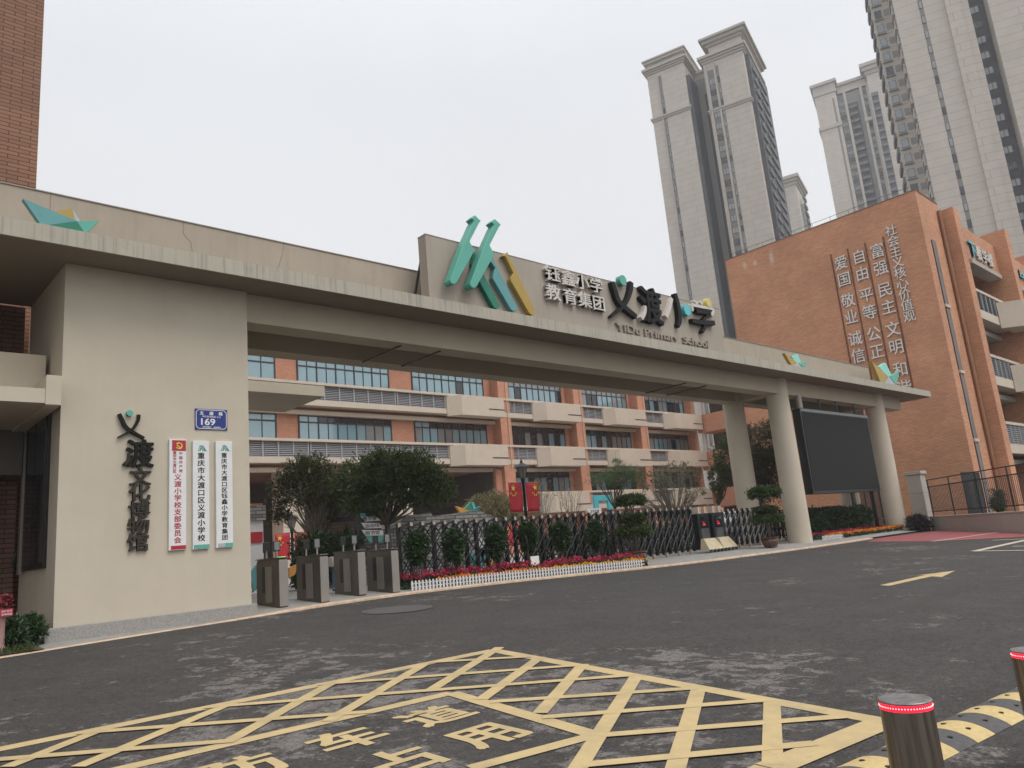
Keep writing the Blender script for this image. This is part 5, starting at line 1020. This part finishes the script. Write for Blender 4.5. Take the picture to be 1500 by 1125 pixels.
# teal portal sign
q0, q1 = onY(868.5, 727, 24), onY(894, 727, 24); X0, X1 = float(q0[0]), float(q1[0]); zt = float(q0[2])+.02
pg = thing('portal_sign', (X0, 24, yz), 'turquoise square arch sign with small white nameboard behind folding gate', 'sign')
MB().box(X0, X0+.30, 23.94, 24.06, .5, zt-.252).box(X1-.28, X1, 23.94, 24.06, 2.7, zt-.252).box(X0, X1, 23.94, 24.06, zt-.25, zt).build('arch', AQUA, pg, bevel=.01)
MB().box(X1-.29, X1+.01, 23.93, 24.07, .5, 2.698).build('dark_base', DARKMETAL, pg); MB().box(X0-.003, X0+.303, 23.935, 24.065, 1.7, 1.95).build('yellow_band', mat('yellow_band', (.62, .45, .06), .5), pg)
w0, w1 = onY(859, 748, 23.8), onY(881, 748, 23.8); MB().prism([(float(w0[0]), 2.78), (float(w0[0])+.2, 2.52), (float(w1[0]), 2.52), (float(w1[0]), 2.80)], planeY(23.8), -.04, 0).build('nameboard', WHITEP, pg); m_ = MB(); put(m_, '文化长廊', planeY(23.799), float(w0[0]+w1[0])/2+.05, 2.66, .6, .13, 0, .003, .02, fit=True); m_.build('nameboard_lettering', INK, pg)
# white parallelogram direction sign
ds = thing('direction_sign', (13.5, 20.5, yz), 'dark post sign with stacked white slanted boards and green board behind turnstiles', 'sign'); ze = lambda x, y: (470+x/7.03, 720+y/7.03)
qa, qb = onY(*ze(365, 280), 20.6), onY(*ze(440, 280), 20.6); MB().box(float(qa[0]), float(qb[0]), 20.6, 20.75, .5, float(onY(*ze(400, 285), 20.6)[2])).build('post', DARKMETAL, ds)
for nm, pts, m in (('board', [ze(412, 258), ze(565, 258), ze(620, 298), ze(462, 308)], WHITEP), ('board', [ze(415, 322), ze(600, 325), ze(630, 375), ze(455, 380)], WHITEP), ('board', [ze(418, 396), ze(640, 398), ze(645, 450), ze(462, 455)], WHITEP), ('green_board', [ze(462, 462), ze(652, 460), ze(630, 520), ze(500, 522)], TEAL), ('cap_board', [ze(408, 225), ze(460, 225), ze(462, 255), ze(412, 256)], AQUA)): plate(nm, pts, m, 20.55, .04, ds)
for s, x, y in (('教学楼', 505, 278), ('运动场', 530, 350), ('图书馆', 535, 424)): c = onY(*ze(x, y), 20.54); m_ = MB(); put(m_, s, planeY(20.549), float(c[0]), float(c[2]), .50, .12, 0, .003, .02, fit=True); m_.build('board_lettering', INK, ds)
# rectangular timber planter / lectern and blue barrier
tp = thing('timber_box', (13.2, 22.5, yz), 'brown timber-clad box hanging at height behind third turnstile', 'kiosk')
qa, qb = onY(487, 765, 22.5), onY(522, 781, 22.5); MB().box(float(qa[0]), float(qb[0]), 22.5, 23.2, float(qb[2]), float(qa[2])).build('cladding', brick('timber', (.17, .125, .095), (.08, .06, .05), 1.2, .10, .2, .006), tp); MB().box(float(qa[0])+.1, float(qb[0])+.4, 22.7, 23.0, float(qa[2])+.01, float(qa[2])+.16).build('roof_plate', DARKMETAL, tp); MB().box(float(qa[0])+.1, float(qb[0])-.1, 22.6, 23.1, .4, float(qb[2])-.01).build('base', BLACK, tp)
nb = thing('barrier_stand', (9.6, 16.9, G2(9.6, 16.9)), 'blue stand with cream control box between second and third turnstiles', 'barrier'); zz0 = G2(9.6, 17)
qa = onY(492, 840, 16.9); x = float(qa[0]); MB().box(x-.05, x+.24, 16.95, 17.0, zz0+.05, zz0+.72).build('blue_panel', mat('barrier_blue', (.04, .12, .22), .5), nb); MB().box(x-.12, x+.12, 16.86, 17.04, zz0+.62, zz0+.86).build('control_box', mat('cream_box', (.55, .52, .44), .5), nb, bevel=.02); MB().tube([(x-.1, 16.85, zz0+.12), (x+.2, 16.85, zz0+.12), (x+.24, 16.85, zz0+.2), (x+.17, 16.85, zz0+.5)], .022, 8).build('tube_foot', mat('cream_tube', (.55, .52, .46), .4), nb)
# white noticeboard wall behind the first turnstile
nw = thing('display_wall', (9.3, 23, yz), 'white stepped display wall with red panel beside broad pillar', 'display wall'); 
qa, qb = onY(364, 745, 23), onY(386, 800, 23); x0, x1 = float(qa[0])-.6, float(qb[0]); MB().box(x0, x1, 23, 23.25, .4, 2.9).build('panel', WHITEP, nw); MB().box(x0-.1, x1-.04, 22.95, 22.998, 2.22, 2.55).build('red_panel', RED, nw); MB().box(x0-.1, x1+.05, 22.9, 23.3, 2.902, 3.35).build('stone_top', STONEWALL, nw)
# parked white car glimpsed through the right folding gate
car = thing('parked_car', (31.5, 19.7, G2(31, 19)), 'white car parked in yard, glimpsed through short folding gate', 'car'); cz = G2(31, 19); cx0, cy0 = 30.2, 19.2
CP = mat('car_white', (.72, .73, .74), .2, .03, 2, spec=.7)
prof = [(0, .35), (0, .78), (.25, .95), (.95, 1.05), (1.55, 1.52), (3.1, 1.56), (3.75, 1.12), (4.25, 1.02), (4.35, .6), (4.3, .35)]
MB().prism([(cx0+a, cz+b) for a, b in prof], lambda a, b, d: (a, cy0-d, b), -1.7, 0).build('body', CP, car, bevel=.05)
MB().prism([(cx0+a, cz+b) for a, b in ((1.12, 1.08), (1.62, 1.46), (3.02, 1.5), (3.55, 1.12))], lambda a, b, d: (a, cy0-d, b), .001, .012).build('side_window', GLASSD, car)
for dx in (.85, 3.5):
    w_ = MB().tube([(cx0+dx, cy0+.18, cz+.31), (cx0+dx, cy0-.02, cz+.31)], .31, 24).build('wheel', BLACK, car, smooth=True, auto=True); MB().tube([(cx0+dx, cy0-.021, cz+.31), (cx0+dx, cy0-.03, cz+.31)], .19, 20).build('rim', STEELL, w_)
for dx in (-.012, 4.31): MB().box(cx0+dx, cx0+dx+.06, cy0-.005, cy0+.35, cz+.72, cz+.86).build('headlight' if dx < 0 else 'tail_light', WHITEP if dx < 0 else CRIMSON, car)
# ------------------------------------------------------------------ trees
D = 24
def P_(px, py, d): q = at(px, py, d); return (float(q[0]), float(q[1]), float(q[2]))
def blob(px, py, d, rw, rh): k = d/FPX; return (P_(px, py, d), (rw*k, rw*k*.9, rh*k))
def gnd(px, d): q = at(px, 780, d); return (float(q[0]), float(q[1]), G2(float(q[0]), float(q[1])))
tree('broadleaf_tree', gnd(568, 24), 1.75, [blob(578, 722, 24, 62, 56), blob(540, 716, 24.2, 48, 48), blob(622, 722, 24.3, 42, 46), blob(528, 742, 23.6, 30, 30), blob(600, 696, 24, 46, 34), blob(565, 700, 23.6, 40, 40)], 34, LEAF, BARK, 'large dense dark green tree with domed crown behind turnstiles', ncl=135, per=34, ln=.15, wd=.048, tr=.10, low=-.45, shell=.55)
tree('broadleaf_tree', gnd(462, 25), 1.5, [blob(456, 715, 25, 42, 46), blob(425, 728, 25, 34, 38), blob(484, 722, 25.4, 34, 38), blob(405, 752, 24.6, 16, 22), blob(450, 690, 25, 32, 22), blob(505, 745, 25.4, 24, 26)], 30, LEAFO, BARKL, 'thin olive green tree with pale branches next to broad pillar', ncl=120, per=26, ln=.15, wd=.036, tr=.09, low=-.5, shell=.45)
m_t = tree('broadleaf_tree', gnd(1118, 38), 1.6, [blob(1122, 650, 38, 29, 30), blob(1128, 700, 38, 27, 42), blob(1112, 690, 38.3, 25, 40), blob(1124, 632, 38.2, 29, 13)], 40, LEAFO, BARK, 'tall trimmed tree seen between round columns', ncl=90, per=24, ln=.16, wd=.045, tr=.09, low=-.9, limb_r=.03)
tree('broadleaf_tree', gnd(1058, 37), 1.9, [blob(1066, 672, 37, 24, 28), blob(1054, 700, 37, 16, 22), blob(1072, 645, 37, 18, 16), blob(1052, 724, 37, 7, 12)], 20, LEAF, BARK, 'dark drooping tree just left of rear round column', ncl=70, per=24, ln=.17, wd=.05, tr=.09, low=-.9)
tree('broadleaf_tree', gnd(992, 36), 1.2, [blob(990, 700, 36, 38, 22), blob(958, 712, 36, 22, 18), blob(1015, 722, 36, 16, 12), blob(940, 738, 36, 12, 14)], 60, leafmat('grey_leaf', (.14, .135, .075), .4), BARKL, 'grey-green rounded tree with many fine upright branches', ncl=60, per=14, ln=.16, wd=.04, tr=.08, low=-.2, limb_r=.022, shell=.7)
tree('feathery_tree', gnd(905, 33), 2.0, [blob(905, 698, 33, 30, 18), blob(880, 702, 33, 22, 14), blob(925, 700, 33, 18, 20), blob(905, 678, 33, 10, 8)], 14, LEAFF, BARK, 'feathery bright green tree above turquoise arch sign', ncl=70, per=40, ln=.10, wd=.014, tr=.05, low=-.8, spread=.14, shell=.35)
gd = thing('grass_dome', (*gnd(720, 33)[:2], yz), 'dry rounded mop of pampas-like foliage behind nearest lamp', 'ornamental grass'); m_ = MB(); c, r = blob(720, 760, 33, 52, 46); k = 5200; d = rng.normal(size=(k, 3)); d[:, 2] = np.abs(d[:, 2]); d /= np.linalg.norm(d, axis=1)[:, None]; leaves(m_, np.array(c)+d*np.array(r)*(rng.random((k, 1))**.35*.96), np.tile([0, 0, -1.4], (k, 1)), .42, .025, up=-.6); m_.build('foliage', leafmat('straw_leaf', (.17, .145, .065), .5), gd); MB().tube([(c[0], c[1], .4), (c[0], c[1], c[2])], .15, 8).build('stem', BARK, gd)
for px_, lb in ((792, 'leafless pale-twigged young tree right of nearest lamp'), (836, 'leafless pale-twigged young tree left of turquoise arch sign')):
    g_ = gnd(px_, 30); tree('bare_tree', g_, 1.1, [blob(px_, 728, 30, 26, 26)], 12, LEAFY, BARKL, lb, ncl=24, per=4, ln=.10, wd=.035, tr=.045, limb_r=.014, low=.1, up=.6)
for px_, py_, lb in ((1462, 735, 'small palm-leaved plant behind railing by brick pier'),):
    q = onY(px_, py_, 11.6 if px_ > 1400 else 12.2); shrub('yard_plant', (float(q[0]), float(q[1]), float(q[2])), (.35, .3, .6), lb, None, LEAF, 24, 10, .22, .035)
for (x, y, r_), lb in zip(shrub_spots, ('dark low shrub in verge between pink post and broad pillar', 'dark low shrub in verge touching plinth of broad pillar', 'dark low shrub in verge at very left edge beside pink post')): shrub('verge_shrub', (x, y, G2(x, y)+.22), (r_, r_*.8, .24), lb, None, LEAFD, 70, 22, .09, .026, stem=False)
for k in range(9): x = 19.6+k*1.25; shrub('yard_shrub', (x, 20.3+rng.normal()*.2, G2(x, 20)+.62), (.68, .5, .6), 'dark leafy shrub in row inside yard, glimpsed between bars of long folding gate', 'shrubs in a row inside the folding gate', LEAFD, 60, 18, .12, .05, stem=False, wob=rng.uniform(-.3, .3))
# dark clipped mass under the two left trees
for px_, lb in ((455, 'dark clipped shrub under olive tree behind second turnstile'), (500, 'dark clipped shrub behind third turnstile')):
    g_ = gnd(px_, 23); shrub('yard_shrub', (g_[0], g_[1], g_[2]+.85), (.75, .6, .75), lb, None, LEAFD, 90, 20, .12, .05)
# ================================================================== HAZE
hz = MB().box(-90, 420, -90, 320, -8, 186).build('haze', []) if False else None
bpy.data.objects.remove(_to, do_unlink=True)

hm = bpy.data.materials.new('haze_air'); hm.use_nodes = True; ht = hm.node_tree; ht.nodes.clear(); ho = ht.nodes.new('ShaderNodeOutputMaterial'); hv = ht.nodes.new('ShaderNodeVolumePrincipled')
hv.inputs['Color'].default_value = (.93, .95, .98, 1); hv.inputs['Density'].default_value = .00055; hv.inputs['Anisotropy'].default_value = .2; ht.links.new(hv.outputs[0], ho.inputs['Volume'])
hz = MB().box(-720, 720, -720, 720, -28.5, 186).build('haze', hm); tag(hz, kind='stuff', label='thin grey haze filling the air', cat='haze')
